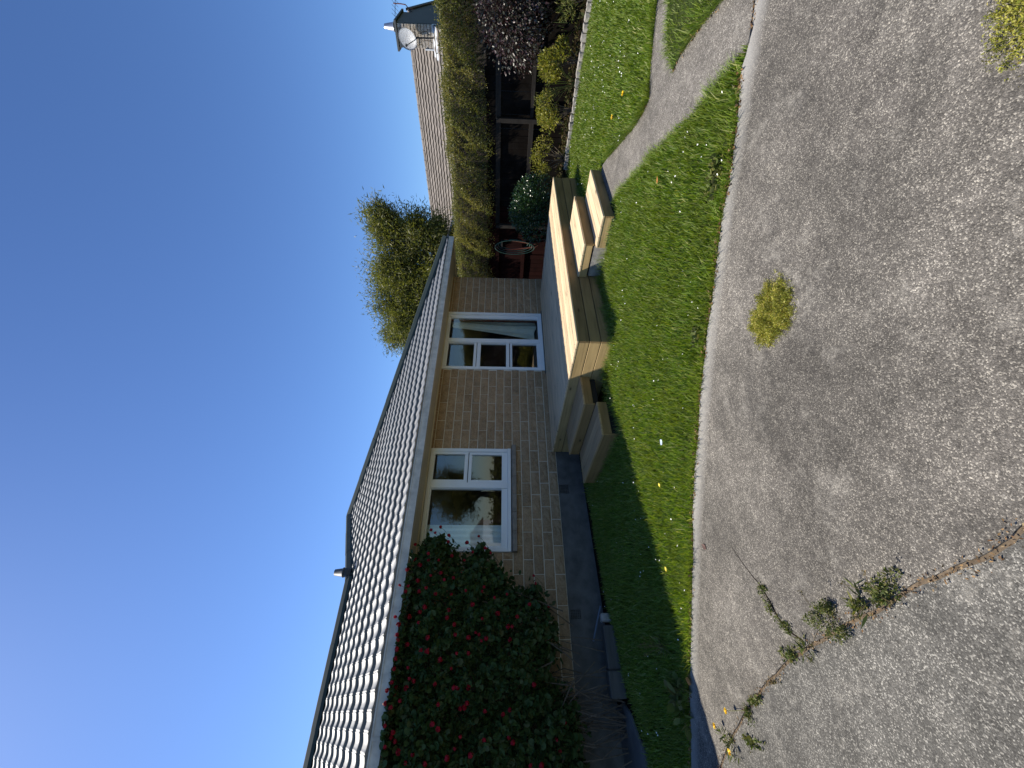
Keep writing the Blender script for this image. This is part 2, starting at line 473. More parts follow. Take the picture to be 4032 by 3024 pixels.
def m_roof():
    t = NT('coated_steel_tile'); c = t.coords()
    a = t.ramp(t.noise(c, 5, 5), [(.3, (.036, .044, .047)), (.7, (.066, .075, .077))])
    a = t.mix(1, a, t.ramp(t.n('ObjectInfo').outputs['Random'], [(0, .75), (1, 1.3)]), 'MULTIPLY')
    a = t.mix(t.ramp(t.noise(c, 26, 4, .7), [(.62, 0.0), (.7, .6)]), a, (.20, .19, .15))
    nrm = t.bump(t.noise(c, 160, 3), .12, .003)
    rg = t.ramp(t.noise(c, 3, 4), [(.3, .58), (.7, .72)])
    return t.done(t.principled(a, rg, nrm, IOR=3.0))
MAT['roof'] = m_roof()
MAT['ridge'] = m_plain('ridge_steel', (.038, .055, .055), .8, .12, 5, .1, 80, spec=.15)

def m_ntile():
    t = NT('concrete_tile'); c = t.coords(); oi = t.n('ObjectInfo')
    a = t.ramp(t.noise(c, 9, 5), [(.3, (.15, .13, .112)), (.7, (.26, .228, .197))])
    a = t.mix(1, a, t.ramp(oi.outputs['Random'], [(0, .82), (1, 1.15)]), 'MULTIPLY')
    return t.done(t.principled(a, .85, t.bump(t.noise(c, 60, 4), .4, .006)))
MAT['ntile'] = m_ntile()
def m_stonework():
    t = NT('chimney_stone'); c = t.coords()
    a = t.ramp(t.noise(c, 12, 5, .7), [(.25, (.22, .19, .155)), (.5, (.42, .37, .31)), (.75, (.6, .55, .47))])
    return t.done(t.principled(a, .9, t.bump(t.noise(c, 30, 5), .8, .02)))
MAT['chimney'] = m_stonework()

# ------------------------------------------------------------------ ground, driveway, paths
D_EDGE = [(3.134, .43), (3.04, .534), (3.0, .697), (2.93, .79), (2.83, .906), (2.735, 1.04), (2.63, 1.185), (2.56, 1.33), (2.436, 1.523), (2.22, 1.82),
          (2.116, 1.994), (1.952, 2.208), (1.781, 2.431), (1.587, 2.64), (1.40, 2.882), (1.194, 3.106), (.968, 3.291), (.878, 3.391), (.542, 3.714),
          (.313, 3.94), (.162, 4.097), (-.04, 4.258), (-.347, 4.515)]
CRACK = [(.55, -3), (.50, 0), (.455, .8), (.425, 1.17), (.398, 1.257), (.382, 1.40), (.371, 1.604), (.323, 1.856), (.291, 2.159), (.252, 2.413), (.214, 2.617),
         (.145, 2.87), (.048, 3.155), (-.043, 3.383), (-.133, 3.597), (-.304, 3.925), (-.46, 4.22), (-.66, 4.52), (-.80, 4.72)]
T_EDGE = [(3.019, .597), (3.077, .662), (3.192, .795), (3.332, .973), (3.509, 1.175), (3.782, 1.396), (4.112, 1.702), (4.538, 2.098), (4.913, 2.455)]
L_EDGE = [(5.596, 2.287), (5.191, 1.973), (4.855, 1.714), (4.635, 1.516), (4.529, 1.339), (4.646, 1.223), (4.777, 1.069), (4.915, .894), (5.025, .719), (5.5, .1), (6.2, -.9)]
ISLAND = [(4.066, 1.001), (4.20, .965), (4.312, .936), (4.507, .816), (4.678, .666), (5.2, .05), (5.8, -.75), (4.2, -1.2), (3.42, .1), (3.40, .365), (3.561, .496), (3.692, .601), (3.847, .721), (4.001, .877)]

def wiggle(pl, amp):
    out = []
    for i, p in enumerate(pl):
        out.append(p)
        if i < len(pl) - 1:
            q = pl[i + 1]
            if math.dist(p, q) < .6:
                for k in (1 / 3, 2 / 3):
                    out.append((p[0] + (q[0] - p[0]) * k + random.uniform(-amp, amp), p[1] + (q[1] - p[1]) * k + random.uniform(-amp, amp)))
    return out
CR = wiggle(CRACK, .006)
DE = wiggle(D_EDGE, .008)

# one big sheet out to the horizon
g = MB()
xs = [-1500, -400, -100, -40, -15] + [x * .5 for x in range(-16, 11)] + [8, 12, 40, 100, 400, 1500]
ys = [-1500, -300, -60, -15, -5, 0, 3, 4.5, 4.8, 5.1, 5.4, 5.7, 6, 10, 15, 40, 100, 400, 1500]
for y in ys:
    for x in xs: g.v.append((x, y, gz(x, y) - .05))
for j in range(len(ys) - 1):
    for i in range(len(xs) - 1):
        a = j * len(xs) + i
        g.f.append((a, a + 1, a + 1 + len(xs), a + len(xs)))
tag(g.build('ground', MAT['lawn_base']), kind='structure')

r_slab = [(x + .008, y) for x, y in CR] + [(-.55, 4.72)] + list(reversed(DE)) + [(3.30, .15), (4.4, -1.6), (5.5, -6), (5.5, -14), (.56, -14)]
tag(sheet('driveway', r_slab, 0, MAT['drive'], .07), kind='structure')
l_slab = [(x - .008, y) for x, y in reversed(CR)] + [(.53, -14), (-9, -14), (-9, 5.6), (-1.6, 5.6)]
tag(sheet('driveway_slab', l_slab, -.003, MAT['drive2'], .07), kind='structure')
path_poly = T_EDGE + [(5.02, 2.60), (5.02, 3.0), (5.86, 3.0), (5.86, 2.52)] + wiggle(L_EDGE, .008) + [(4.3, -1.65), (3.305, .14), (3.14, .43)]
tag(sheet('path', path_poly, .004, MAT['path'], .07), kind='structure')
tag(sheet('lawn_island', ISLAND, .012, MAT['lawn_base']), kind='structure')
BED = [(9.03, 3.95), (9.05, 3.1), (9.02, 2.25), (8.92, 1.84), (8.82, 1.3), (8.6, .2), (8.4, -2), (11.2, -2), (11.2, 12), (8.36, 12), (8.36, 6.3), (7.76, 6.28), (7.76, 4.15)]
tag(sheet('garden_bed', BED, -.02, MAT['soil']), kind='structure')
tag(sheet('house_footing_soil', [(-.4, 5.5), (.1, 5.62), (.9, 5.86), (2.0, 5.9), (3.0, 5.95), (3.5, 6.0), (3.5, 6.32), (-.4, 6.32)], -.025, MAT['soil']), kind='structure')
tag(sheet('concrete_apron', [(-4.5, 5.45), (-.30, 5.50), (.0, 5.72), (.10, 5.95), (.05, 6.31), (-4.5, 6.31)], 0.0, MAT['apron'], .06), kind='structure')

DECK = (3.536, 7.752, 3.581, 6.29)
EXC = [DECK, (4.70, 5.95, 2.60, 3.6), (4.78, 6.07, 3.03, 3.6), (3.05, 3.6, 4.22, 5.56), (2.55, 3.1, 4.15, 5.47)]
LAWN1 = T_EDGE + [(5.0, 2.60), (5.0, 3.6), (3.6, 3.6), (3.52, 6.1), (2.2, 6.02), (1.0, 5.88), (.2, 5.68), (-.3, 5.45), (-1.0, 5.35), (-.55, 4.68)] + list(reversed(D_EDGE))[:-2]
LAWN2 = [(5.62, 2.31), (5.97, 2.6), (5.97, 3.6), (7.77, 3.6), (7.77, 4.12), (9.0, 3.95), (9.02, 3.1), (8.99, 2.25), (8.89, 1.84), (8.79, 1.3), (8.57, .2), (8.37, -1.2), (6.4, -1.2), (5.5, .1), (5.025, .719), (4.915, .894), (4.777, 1.069), (4.646, 1.223), (4.529, 1.339), (4.635, 1.516), (4.855, 1.714), (5.191, 1.973)]

# ------------------------------------------------------------------ the house
W = 6.304
house = thing('house', (2, 9, gz(2)), 'low block-walled house with dark wavy tiled roof and white-framed windows', 'house')
SOF = 2.53
wl = MB()
MY0, MY1 = W + .008, W + .12
for (x0, x1, z0, z1) in [(-5, 1.868, .371, SOF), (1.868, 3.585, .371, 1.06), (3.585, 5.385, .371, SOF), (5.385, 7.055, .371, .43), (7.055, 8.327, .371, SOF), (1.868, 3.585, 2.507, SOF), (5.385, 7.055, 2.511, SOF)]:
    wl.box(x0, x1, MY0, MY1, z0, z1)
wl.box(8.20, 8.326, MY1, 13.6, .371, SOF).box(-5, -4.88, MY1, 13.6, .371, SOF).box(-4.88, 8.20, 13.48, 13.6, .371, SOF)
wall = wl.build('wall', MAT['mortar'], house)

def block_mesh(w, h, seed):
    rr = random.Random(seed)
    nx, nz = max(2, int(round(w / .055))), 4
    v, f = [], []
    for j in range(nz + 1):
        for i in range(nx + 1):
            e = i in (0, nx) or j in (0, nz)
            d = rr.uniform(.0, .004) if e else rr.uniform(-.017, .002)
            v.append((i / nx * w + (0 if i in (0, nx) else rr.uniform(-.008, .008)), d, j / nz * h + (0 if j in (0, nz) else rr.uniform(-.006, .006))))
    for j in range(nz):
        for i in range(nx):
            a = j * (nx + 1) + i
            f.append((a, a + 1, a + nx + 2, a + nx + 1))
    b = len(v)
    v += [(0, .05, 0), (w, .05, 0), (w, .05, h), (0, .05, h)]
    bot = list(range(nx + 1)); top = [nz * (nx + 1) + i for i in range(nx + 1)]
    lf = [j * (nx + 1) for j in range(nz + 1)]; rt = [j * (nx + 1) + nx for j in range(nz + 1)]
    f += [tuple(reversed(bot)) + (b, b + 1), tuple(top) + (b + 2, b + 3), tuple(lf) + (b + 3, b), tuple(reversed(rt)) + (b + 1, b + 2)]
    return new_mesh('block', v, f, MAT['block'])

BLK = [block_mesh(.389, .139, 100 + i) for i in range(10)]
cache = {}
holes = [(1.868, 3.585, 1.10, 9), (5.385, 7.055, 0, 9)]
hidden = MB()
nb = 0
for k in range(15):
    z0 = .371 + .15 * k + .0055
    h = .139 if k < 14 else SOF - z0 - .001
    ph = .165 if k % 2 else .365
    x = -5 + ((ph - (-5)) % .4) - .4
    while x < 8.327:
        a, b = max(x + .0055, -4.99), min(x + .3945, 8.327)
        x += .4
        segs = [(a, b)]
        for hx0, hx1, hz0, hz1 in holes:
            if z0 + h > hz0 + .02 and z0 < hz1:
                ns = []
                for s0, s1 in segs:
                    if s1 <= hx0 or s0 >= hx1: ns.append((s0, s1)); continue
                    if s0 < hx0: ns.append((s0, hx0 - .004))
                    if s1 > hx1: ns.append((hx1 + .004, s1))
                segs = ns
        if z0 < 1.06 < z0 + h:                    # notch the course under the window sill
            ns = []
            for s0, s1 in segs:
                cuts = [s0] + [c for c in (1.862, 3.642) if s0 < c < s1] + [s1]
                ns += list(zip(cuts, cuts[1:]))
            segs = ns
        for s0, s1 in segs:
            w = s1 - s0
            if w < .012: continue
            hh = h
            if z0 < 1.06 < z0 + h and s0 > 1.855 and s1 < 3.65: hh = 1.057 - z0
            if s1 < .35 or (s1 < 1.2 and z0 > 1.2) or (k <= 0 and s0 > 3.55):
                hidden.box(s0, s1, W - .004, W + .05, z0, z0 + hh); continue
            if abs(w - .389) < .002 and abs(hh - .139) < .002: me = BLK[random.randrange(10)]
            else:
                key = (round(w, 2), round(hh, 3))
                if key not in cache: cache[key] = block_mesh(w, hh, hash(key) % 1000)
                me = cache[key]
            o = mesh_obj('block', me, wall)
            o.location = (s0, W + random.uniform(-.003, .003), z0)
            nb += 1
tag(hidden.build('block_course', MAT['block'], wall), kind='stuff')

# concrete plinth with air vents
pl = MB()
zb = gz(-5) - .15
VENTS = [(2.790, 2.942, .205, .358), (1.004, 1.118, .205, .346)]
xs = [-5, 1.004, 1.118, 2.790, 2.942, 8.33]
pl.box(-5, 1.004, W + .012, W + .2, zb, .371).box(1.118, 2.790, W + .012, W + .2, zb, .371).box(2.942, 8.325, W + .012, W + .2, zb, .371)
for x0, x1, z0, z1 in VENTS: pl.box(x0, x1, W + .012, W + .2, zb, z0).box(x0, x1, W + .012, W + .2, z1, .371)
pl.box(8.1, 8.325, W + .2, 13.6, zb, .371).box(-5, -4.8, W + .2, 13.6, zb, .371)
plinth = pl.build('foundation', MAT['plinth'], house)
for x0, x1, z0, z1 in VENTS:
    v = MB()
    v.box(x0, x1, W + .15, W + .16, z0, z1)
    vent = v.build('vent', MAT['black'], house)
    bars = MB(); nn = 6
    for i in range(nn + 1):
        t = i / nn
        bars.box(x0 + (x1 - x0) * t - .003, x0 + (x1 - x0) * t + .003, W + .008, W + .03, z0, z1)
        zz = z0 + (z1 - z0) * t
        bars.box(x0, x1, W + .010, W + .028, zz - .003, zz + .003)
    bars.build('vent_grille', MAT['plinth'], vent)

# eaves
EX0, EX1 = -5.6, 8.98
MB().box(EX0 + .02, EX1 - .04, 5.72, W + .013, SOF, SOF + .012).box(8.327, EX1 - .04, W + .013, 13.9, SOF, SOF + .012).build('soffit', MAT['soffit'], house)
MB().box(EX0, EX1 - .03, 5.725, 5.765, SOF - .022, SOF - .001).box(-5, 8.30, W - .055, W - .02, SOF - .02, SOF - .001).build('soffit_bead', MAT['cream'], house)
MB().box(EX0, EX1 - .02, 5.695, 5.72, SOF - .03, 2.66).box(EX1 - .045, EX1 - .02, 5.72, 13.9, SOF - .03, 2.66).build('fascia', MAT['cream'], house)
gt = MB()
gt.box(EX0, EX1, 5.62, 5.632, 2.500, 2.612).box(EX0, EX1, 5.632, 5.692, 2.500, 2.510).box(EX0, EX1, 5.612, 5.6195, 2.600, 2.618)
gt.box(EX1 - .012, EX1, 5.632, 13.9, 2.505, 2.612)
gutter = gt.build('gutter', MAT['offwhite'], house)
for gx in (-3.4, -.2, 3.05, 6.2):
    MB().box(gx, gx + .03, 5.610, 5.6115, 2.498, 2.612).build('gutter_bracket', MAT['offwhite'], gutter)

# roof: tiled front slope, plain rear slopes
C_, S_ = .8944, .4472
Y0R, Z0R = 5.7, 2.635
def rz(y): return Z0R + .5 * (y - Y0R)
apex = (4.05, 10.65, rz(10.65)); vl = (2.05, 8.64, rz(8.64))
ro = MB()
ro.add([(EX0, 5.64, rz(5.64)), (9.0, 5.64, rz(5.64)), apex, vl, (EX0, 8.64, rz(8.64))], [(0, 1, 2, 3, 4)])
ro.add([(9.02, 5.64, rz(5.64)), (9.02, 15.6, rz(5.64)), (4.05, 15.6, apex[2]), apex], [(0, 1, 2, 3)])
ro.add([vl, apex, (4.05, 15.6, apex[2]), (-.9, 15.6, rz(5.7)), (-.9, 11.58, rz(5.7))], [(0, 1, 2, 3, 4)])
ro.add([(EX0, 8.64, rz(8.64)), vl, (-.9, 11.58, rz(5.7)), (EX0, 11.58, rz(5.7))], [(0, 1, 2, 3)])
ro.add([(EX0, 5.64, rz(5.64)), (EX0, 8.64, rz(8.64)), (EX0, 11.58, rz(5.7))], [(0, 1, 2)])
roof = ro.build('roof', MAT['ridge'], house)

PAN = .173
prof = []
for off, rib in ((-.5, 0), (-.36, 0), (-.24, 0), (-.12, 0), (-.07, .0045), (-.025, 0), (.025, 0), (.07, .0045), (.12, 0), (.24, 0), (.36, 0)):
    prof.append((off, .0062 * math.cos(2 * math.pi * off) + rib))
def tile_panel(x0, k, npan=8):
    s0 = k * .37 - .075
    xs_ = [x0 + (p + .5 + o) * PAN for p in range(npan) for o, h in prof] + [x0 + npan * PAN]
    hs = [h for p in range(npan) for o, h in prof] + [prof[0][1]]
    v, f = [], []
    n = len(xs_)
    def P(x, s, h): return (x, Y0R + s * C_ - h * S_, Z0R + s * S_ + h * C_)
    rows = [(s0 + .385, .015), (s0 + .18, .034), (s0 + .012, .055), (s0, .050)]
    for s, b in rows: v += [P(x, s, b + h) for x, h in zip(xs_, hs)]
    v += [P(x, s0, .050 + h) for x, h in zip(xs_, hs)] + [P(x, s0 + .004, .004) for x, h in zip(xs_, hs)]
    for r in (0, 1, 2, 4):
        for i in range(n - 1): f.append((r * n + i, (r + 1) * n + i, (r + 1) * n + i + 1, r * n + i + 1))
    return v, f
def clip(bm, co, no):
    bmesh.ops.bisect_plane(bm, geom=bm.verts[:] + bm.edges[:] + bm.faces[:], plane_co=co, plane_no=no, clear_outer=True)
for k in range(15):
    ymid = Y0R + (k * .37 - .075) * C_
    sh = 0 if k % 2 == 0 else -4 * PAN
    x = EX0 + .02 + sh
    while x < 9.0:
        xa, xb = x, x + 8 * PAN
        x = xb
        yl, yh = ymid, ymid + .385 * C_
        if xa + yl > 14.64: continue
        left_wing = yl < 8.60
        if not left_wing and xb - yl < -6.59 + .0: continue
        v, f = tile_panel(xa, k)
        bm = bmesh.new()
        bv = [bm.verts.new(p) for p in v]
        for q in f: bm.faces.new([bv[i] for i in q])
        if xa < EX0 + .02: clip(bm, (EX0 + .02, 0, 0), (-1, 0, 0))
        if xb + yh > 14.64: clip(bm, (9.0, 5.64, 0), (1, 1, 0))
        if yh > 8.64 and xa < vl[0] + 2.2:
            if xb < vl[0]: clip(bm, (0, 8.64, 0), (0, 1, 0))
            else: clip(bm, (vl[0], 8.64, 0), (-1, 1, 0)) if yl > 8.5 else clip(bm, (0, 8.72, 0), (0, 1, 0)) if xa < vl[0] - .3 else None
        if len(bm.faces):
            me = bpy.data.meshes.new('tile_sheet')
            bm.to_mesh(me)
            me.materials.append(MAT['roof'])
            me.polygons.foreach_set('use_smooth', [True] * len(me.polygons))
            ts = mesh_obj('tile_sheet', me, roof)
            ts.location = (0, random.uniform(-.003, .003), random.uniform(-.003, .002))
        bm.free()

def caps(p, q, wid, step, overlap=.05, lift=.055):
    p, q = Vector(p), Vector(q)
    L = (q - p).length; n = max(1, round(L / step)); t = (q - p) / L
    side = t.cross(Vector((0, 0, 1))).normalized(); up = side.cross(t)
    for i in range(n):
        a, b = p + t * (L * i / n - overlap * .5), p + t * (L * (i + 1) / n + overlap * .5)
        m = MB(); pts = []
        lf = lift + (.004 if i % 2 else 0)
        for e in (a, b):
            for sx_, hz in ((-1, -.075), (-.95, -.02), (-.45, .06), (0, .085), (.45, .06), (.95, -.02), (1, -.075)):
                pts.append(e + side * sx_ * wid + up * (hz + lf))
        m.add(pts, [(j, j + 1, j + 8, j + 7) for j in range(6)] + [tuple(range(6, -1, -1)), tuple(range(7, 14))])
        m.build('ridge_cap', MAT['ridge'], roof)
caps((EX0, 8.64, rz(8.64)), vl, .13, 1.1)
caps(vl, apex, .13, 1.0)
caps((9.0, 5.70, rz(5.70) + .02), apex, .13, 1.0)
fl = MB().lathe(2.16, 8.60, [(.075, 4.14), (.085, 4.22), (.085, 4.26), (.06, 4.265), (.06, 4.285)], 16)
flue = fl.build('chimney_flue', MAT['black'], house)
MB().lathe(2.16, 8.60, [(.092, 4.285), (.092, 4.30), (.078, 4.305), (.058, 4.455), (.050, 4.46)], 16).build('flue_cowl', MAT['dull'], flue, True)

MB().box(EX0 + .1, 8.9, W + .02, W + .05, SOF + .013, rz(W) - .01).build('attic_light_block', MAT['cream'], house)  # added, unseen: keeps attic light out of the eave cavity
# rooms behind the glass
it = MB()
ix0, ix1, iy0, iy1, iz0, iz1 = -4.87, 8.19, W + .125, 12.9, .435, SOF - .002
for x0, x1, rgb in ((ix0, 4.45, 0), (4.47, ix1, 0)):
    it.add([(x0, iy0, iz0), (x1, iy0, iz0), (x1, iy1, iz0), (x0, iy1, iz0), (x0, iy0, iz1), (x1, iy0, iz1), (x1, iy1, iz1), (x0, iy1, iz1)],
           [(0, 1, 2, 3), (7, 6, 5, 4), (3, 2, 6, 7), (0, 3, 7, 4), (1, 5, 6, 2)])
it.build('room_lining', MAT['interior'], house)

def pane(x0, x1, z0, z1, parent, y=W + .035):
    MB().box(x0 - .006, x1 + .006, y, y + .004, z0 - .006, z1 + .006).build('pane', MAT['glass'], parent)
def member(x0, x1, z0, z1, parent, y0=W - .02, y1=W + .07, name='frame_member', mat='white'):
    MB().box(x0, x1, y0, y1, z0, z1).build(name, MAT[mat], parent, bevel=.004)

win = MB().box(1.868, 3.585, W - .03, W + .08, 1.147, 1.203).build('window', MAT['white'], house, bevel=.004)
member(1.869, 1.932, 1.204, 2.505, win)
member(3.524, 3.584, 1.204, 2.505, win)
member(1.933, 3.523, 2.447, 2.504, win)
member(2.862, 2.957, 1.204, 2.446, win, W - .018)
for (a, b, c, d, y) in [(1.933, 2.861, 1.205, 2.446, W + .0), (2.958, 3.523, 1.205, 1.852, W + .0), (2.958, 3.523, 1.866, 2.446, W - .012)]:
    t = .048; bt = .092 if c < 1.3 else .055
    s = MB()
    if b - a > .8: t = .012
    s.box(a, b, y, y + .05, c, c + bt).box(a, b, y, y + .05, d - .05 if d < 2 else d - .02, d)
    zt = d - .05 if d < 2 else d - .02
    s.box(a, a + t, y + .001, y + .049, c + bt, zt).box(b - t, b, y + .001, y + .049, c + bt, zt)
    sash = s.build('sash', MAT['white'], win)
    MB().box(a + t - .004, b - t + .004, y + .028, y + .032, c + bt - .004, zt + .004).build('pane', MAT['glass'], win)
MB().box(2.958, 3.523, W + .03, W + .04, 1.852, 1.866).build('sash_gap_shade', MAT['black'], win)  # black strip painting the shade in the groove between the sashes
MB().box(3.30, 3.34, W - .024, W - .012, 1.868, 1.88).build('latch', MAT['white'], win)
for i in range(6):
    x0 = 1.862 + i * .297; x1 = min(x0 + .2935, 3.64)
    m = MB()
    m.add([(x0, W - .075, 1.058), (x1, W - .075, 1.058), (x1, W + .012, 1.058), (x0, W + .012, 1.058), (x0, W - .075, 1.122), (x1, W - .075, 1.122), (x1, W + .012, 1.144), (x0, W + .012, 1.144)],
          [(0, 3, 2, 1), (4, 5, 6, 7), (0, 1, 5, 4), (1, 2, 6, 5), (2, 3, 7, 6), (3, 0, 4, 7)])
    m.build('sill_tile', MAT['sill'], win, bevel=.004)

door = MB().box(5.386, 7.054, W - .02, W + .09, .434, .515).build('glazed_door', MAT['white'], house, bevel=.004)
member(5.386, 5.448, .516, 2.510, door)
member(6.992, 7.054, .516, 2.510, door)
member(5.449, 6.991, 2.466, 2.509, door)
member(6.132, 6.236, .516, 2.465, door)
for z0, z1 in ((1.165, 1.232), (1.105, 1.150), (1.845, 1.898), (1.757, 1.832)):
    member(5.449, 6.131, z0, z1, door, W - .008, W + .06)
member(5.449, 6.131, 1.151, 1.164, door, W + .015, W + .05, 'sash_gap_shade', 'black')  # black strip painting the groove's shade, likewise the next
member(5.449, 6.131, 1.833, 1.844, door, W + .015, W + .05, 'sash_gap_shade', 'black')
member(5.449, 6.131, 2.432, 2.465, door, W - .008, W + .06)
member(5.449, 6.131, .516, .592, door, W - .008, W + .06)
for z0, z1 in ((.593, 1.104), (1.233, 1.756), (1.899, 2.431)):
    member(5.449, 5.468, z0, z1, door, W - .004, W + .05); member(6.114, 6.131, z0, z1, door, W - .004, W + .05)
    pane(5.468, 6.114, z0, z1, door)
leafd = MB().box(6.90, 6.991, W + .02, W + .06, .517, 2.465).box(6.237, 6.899, W + .02, W + .06, .517, .540).box(6.237, 6.899, W + .02, W + .06, 2.448, 2.465).build('door_leaf', MAT['white'], door)
pane(6.237, 6.90, .54, 2.448, door)
MB().box(6.86, 6.899, W + .061, W + .09, .52, 2.46).build('inner_jamb', MAT['red_wood'], door)
MB().box(5.30, 7.10, W - .055, W + .0, .437, .452).build('threshold', MAT['plinth'], door)
# curtain pulled to the right, hanging in folds
cv, cf = [], []
nu, nv = 44, 12
for j in range(nv + 1):
    t = j / nv
    z = 2.44 - t * 1.86
    xl = 6.78 - .02 * t - .30 * t ** 1.6; xr = 7.05 - .06 * math.sin(t * 3)
    for i in range(nu + 1):
        s = i / nu
        cv.append((xl + (xr - xl) * s, W + .20 + .022 * math.sin(s * 24 + .8 * math.sin(t * 3)) + .03 * math.sin(s * 9 + t * 2), z + (.03 * math.sin(s * 7) if j == nv else 0)))
for j in range(nv):
    for i in range(nu):
        a = j * (nu + 1) + i
        cf.append((a, a + 1, a + nu + 2, a + nu + 1))
mesh_obj('curtain', new_mesh('curtain', cv, cf, MAT['curtain'], True), door)
cv, cf = [], []
for j in range(9):
    for i in range(41):
        s = i / 40
        cv.append((1.90 + .42 * s, W + .17 + .015 * math.sin(s * 30), 1.20 + j / 8 * (1.25)))
for j in range(8):
    for i in range(40):
        a = j * 41 + i
        cf.append((a, a + 1, a + 42, a + 41))
mesh_obj('curtain', new_mesh('net_curtain', cv, cf, MAT['net'], True), win)

# ------------------------------------------------------------------ the deck
dk = thing('timber_deck', (5.6, 4.9, 0), 'new pine deck with boarded sides and steps on two sides', 'deck')
ZD = .433
X0, X1, DY0, DY1 = DECK
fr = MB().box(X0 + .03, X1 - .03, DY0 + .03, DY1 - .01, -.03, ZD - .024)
fr.build('under_deck_fill', MAT['dark_gap'], dk)  # solid dark fill; the under-deck shade is put into its colour
nbd = 19; pitch = (DY1 - DY0) / nbd
for i in range(nbd):
    y0 = DY0 + i * pitch
    m = MB().box(X0 - .004, X1 + .004, y0 - (.006 if i == 0 else 0), y0 + pitch - .005, ZD - .022, ZD + random.uniform(-.001, .001))
    bd = m.build('deck_board', MAT['deck_top'], dk, bevel=.003)
    sm = MB()
    for jx in range(9):
        xx = X0 + .05 + jx * (X1 - X0 - .1) / 8
        for yy in (y0 + .03, y0 + pitch - .035):
            sm.lathe(xx, yy, [(.005, ZD + .0005), (.005, ZD + .002)], 6)
    sm.build('screws', MAT['dull'], bd)
def facing(x0, x1, y0, y1, ztop, n, mat, name='facing_board', zlow=None):
    for i in range(n):
        zt = ztop - i * .141
        zb_ = zt - .132
        if zlow is not None and i == n - 1: zb_ = zlow
        MB().box(x0, x1, y0, y1, zb_, zt).build(name, mat, dk, bevel=.003)
facing(X0 + .001, X1 - .001, DY0, DY0 + .025, ZD - .024, 3, MAT['fascia_x_shaded'], zlow=-.03)
facing(X0, X0 + .025, DY0 + .026, DY1 - .005, ZD - .024, 3, MAT['fascia_y_lit'], zlow=-.05)
facing(X1 - .025, X1, DY0 + .026, DY1 - .005, ZD - .024, 3, MAT['fascia_y_lit'], zlow=-.03)
for (x, y, z) in [(3.62, 3.75, 0), (3.80, 5.5, 0)]: pass

def step_x(x0, x1, y0, y1, zt, zr, nb_, blk=None):
    st = MB().box(x0 + .06, x1 - .06, y0 + .05, y1, zr - .02, zt - .028).build('step', MAT['dark_gap'], dk)  # dark fill box painting the shade inside the step
    w = (y1 - y0) / nb_
    for i in range(nb_):
        MB().box(x0, x1, y0 + i * w, y0 + (i + 1) * w - .005, zt - .024, zt).build('tread_board', MAT['deck_top'], st, bevel=.003)
    MB().box(x0 + .004, x1 - .004, y0 + .004, y0 + .028, zr, zt - .025).build('riser_board', MAT['fascia_x_shaded'], st, bevel=.003)
    for xx in (x0 + .006, x1 - .05):
        MB().box(xx, xx + .044, y0 + .03, y1 - .002, max(zr, zt - .12), zt - .025).build('bearer', MAT['fascia_y_lit'], st)
    return st
s1 = step_x(4.79, 6.045, 3.055, DY0 - .003, .29, .148, 3)
s2 = step_x(4.71, 5.935, 2.615, 3.06, .145, .004, 3)
for xx, y0, y1 in ((4.80, 3.09, 3.56), (5.80, 3.09, 3.56)):
    MB().box(xx, xx + .19, y0, y1, -.03, .145).build('support_block', MAT['stone'], s1)
MB().box(4.74, 4.90, 2.66, 3.04, -.03, .022).build('support_block', MAT['stone'], s2)
def step_y(x0, x1, y0, y1, zt, zr, nb_):
    st = MB().box(x0 + .05, x1, y0 + .06, y1 - .06, zr - .06, zt - .028).build('step', MAT['dark_gap'], dk)  # dark fill box, shade inside the step as colour
    w = (x1 - x0) / nb_
    for i in range(nb_):
        MB().box(x0 + i * w, x0 + (i + 1) * w - .005, y0, y1, zt - .024, zt).build('tread_board', MAT['deck_top_y_shaded'], st, bevel=.003)
    MB().box(x0 + .004, x0 + .028, y0 + .004, y1 - .004, zr, zt - .025).build('riser_board', MAT['step_y'], st, bevel=.003)
    for yy in (y0 + .006, y1 - .05):
        MB().box(x0 + .03, x1 - .002, yy, yy + .044, max(zr, zt - .125), zt - .025).build('bearer', MAT['step_x'], st)
MAT['deck_top_y_shaded'] = m_wood('decking_pine_y_shaded', (.42, .285, .145), 1, .5, .65, 1.0, None, .3, (5, 1.6, 0.001))  # copy of the decking darkened for shade on the side steps
step_y(3.07, X0 - .003, 4.24, 5.54, .29, .14, 3)
step_y(2.57, 3.06, 4.16, 5.46, .145, -.06, 3)

# ------------------------------------------------------------------ boundary fence and hedge
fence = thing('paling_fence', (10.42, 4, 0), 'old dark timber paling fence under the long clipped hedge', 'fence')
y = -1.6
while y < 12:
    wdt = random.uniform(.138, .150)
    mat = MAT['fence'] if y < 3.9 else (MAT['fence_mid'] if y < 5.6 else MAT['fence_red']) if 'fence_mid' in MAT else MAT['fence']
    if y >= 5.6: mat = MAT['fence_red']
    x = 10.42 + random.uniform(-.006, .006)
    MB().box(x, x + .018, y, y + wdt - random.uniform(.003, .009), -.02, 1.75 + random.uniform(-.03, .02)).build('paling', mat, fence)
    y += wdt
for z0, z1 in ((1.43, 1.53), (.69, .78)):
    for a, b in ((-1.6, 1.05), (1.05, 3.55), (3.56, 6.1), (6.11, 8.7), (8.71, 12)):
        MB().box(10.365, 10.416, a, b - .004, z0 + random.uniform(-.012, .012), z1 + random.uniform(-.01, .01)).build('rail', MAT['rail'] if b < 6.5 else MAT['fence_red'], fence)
for y in (1.0, 3.50, 6.05, 8.65):
    MB().box(10.27, 10.364, y, y + .095, -.1, 1.52).build('post', MAT['rail'], fence, bevel=.006)

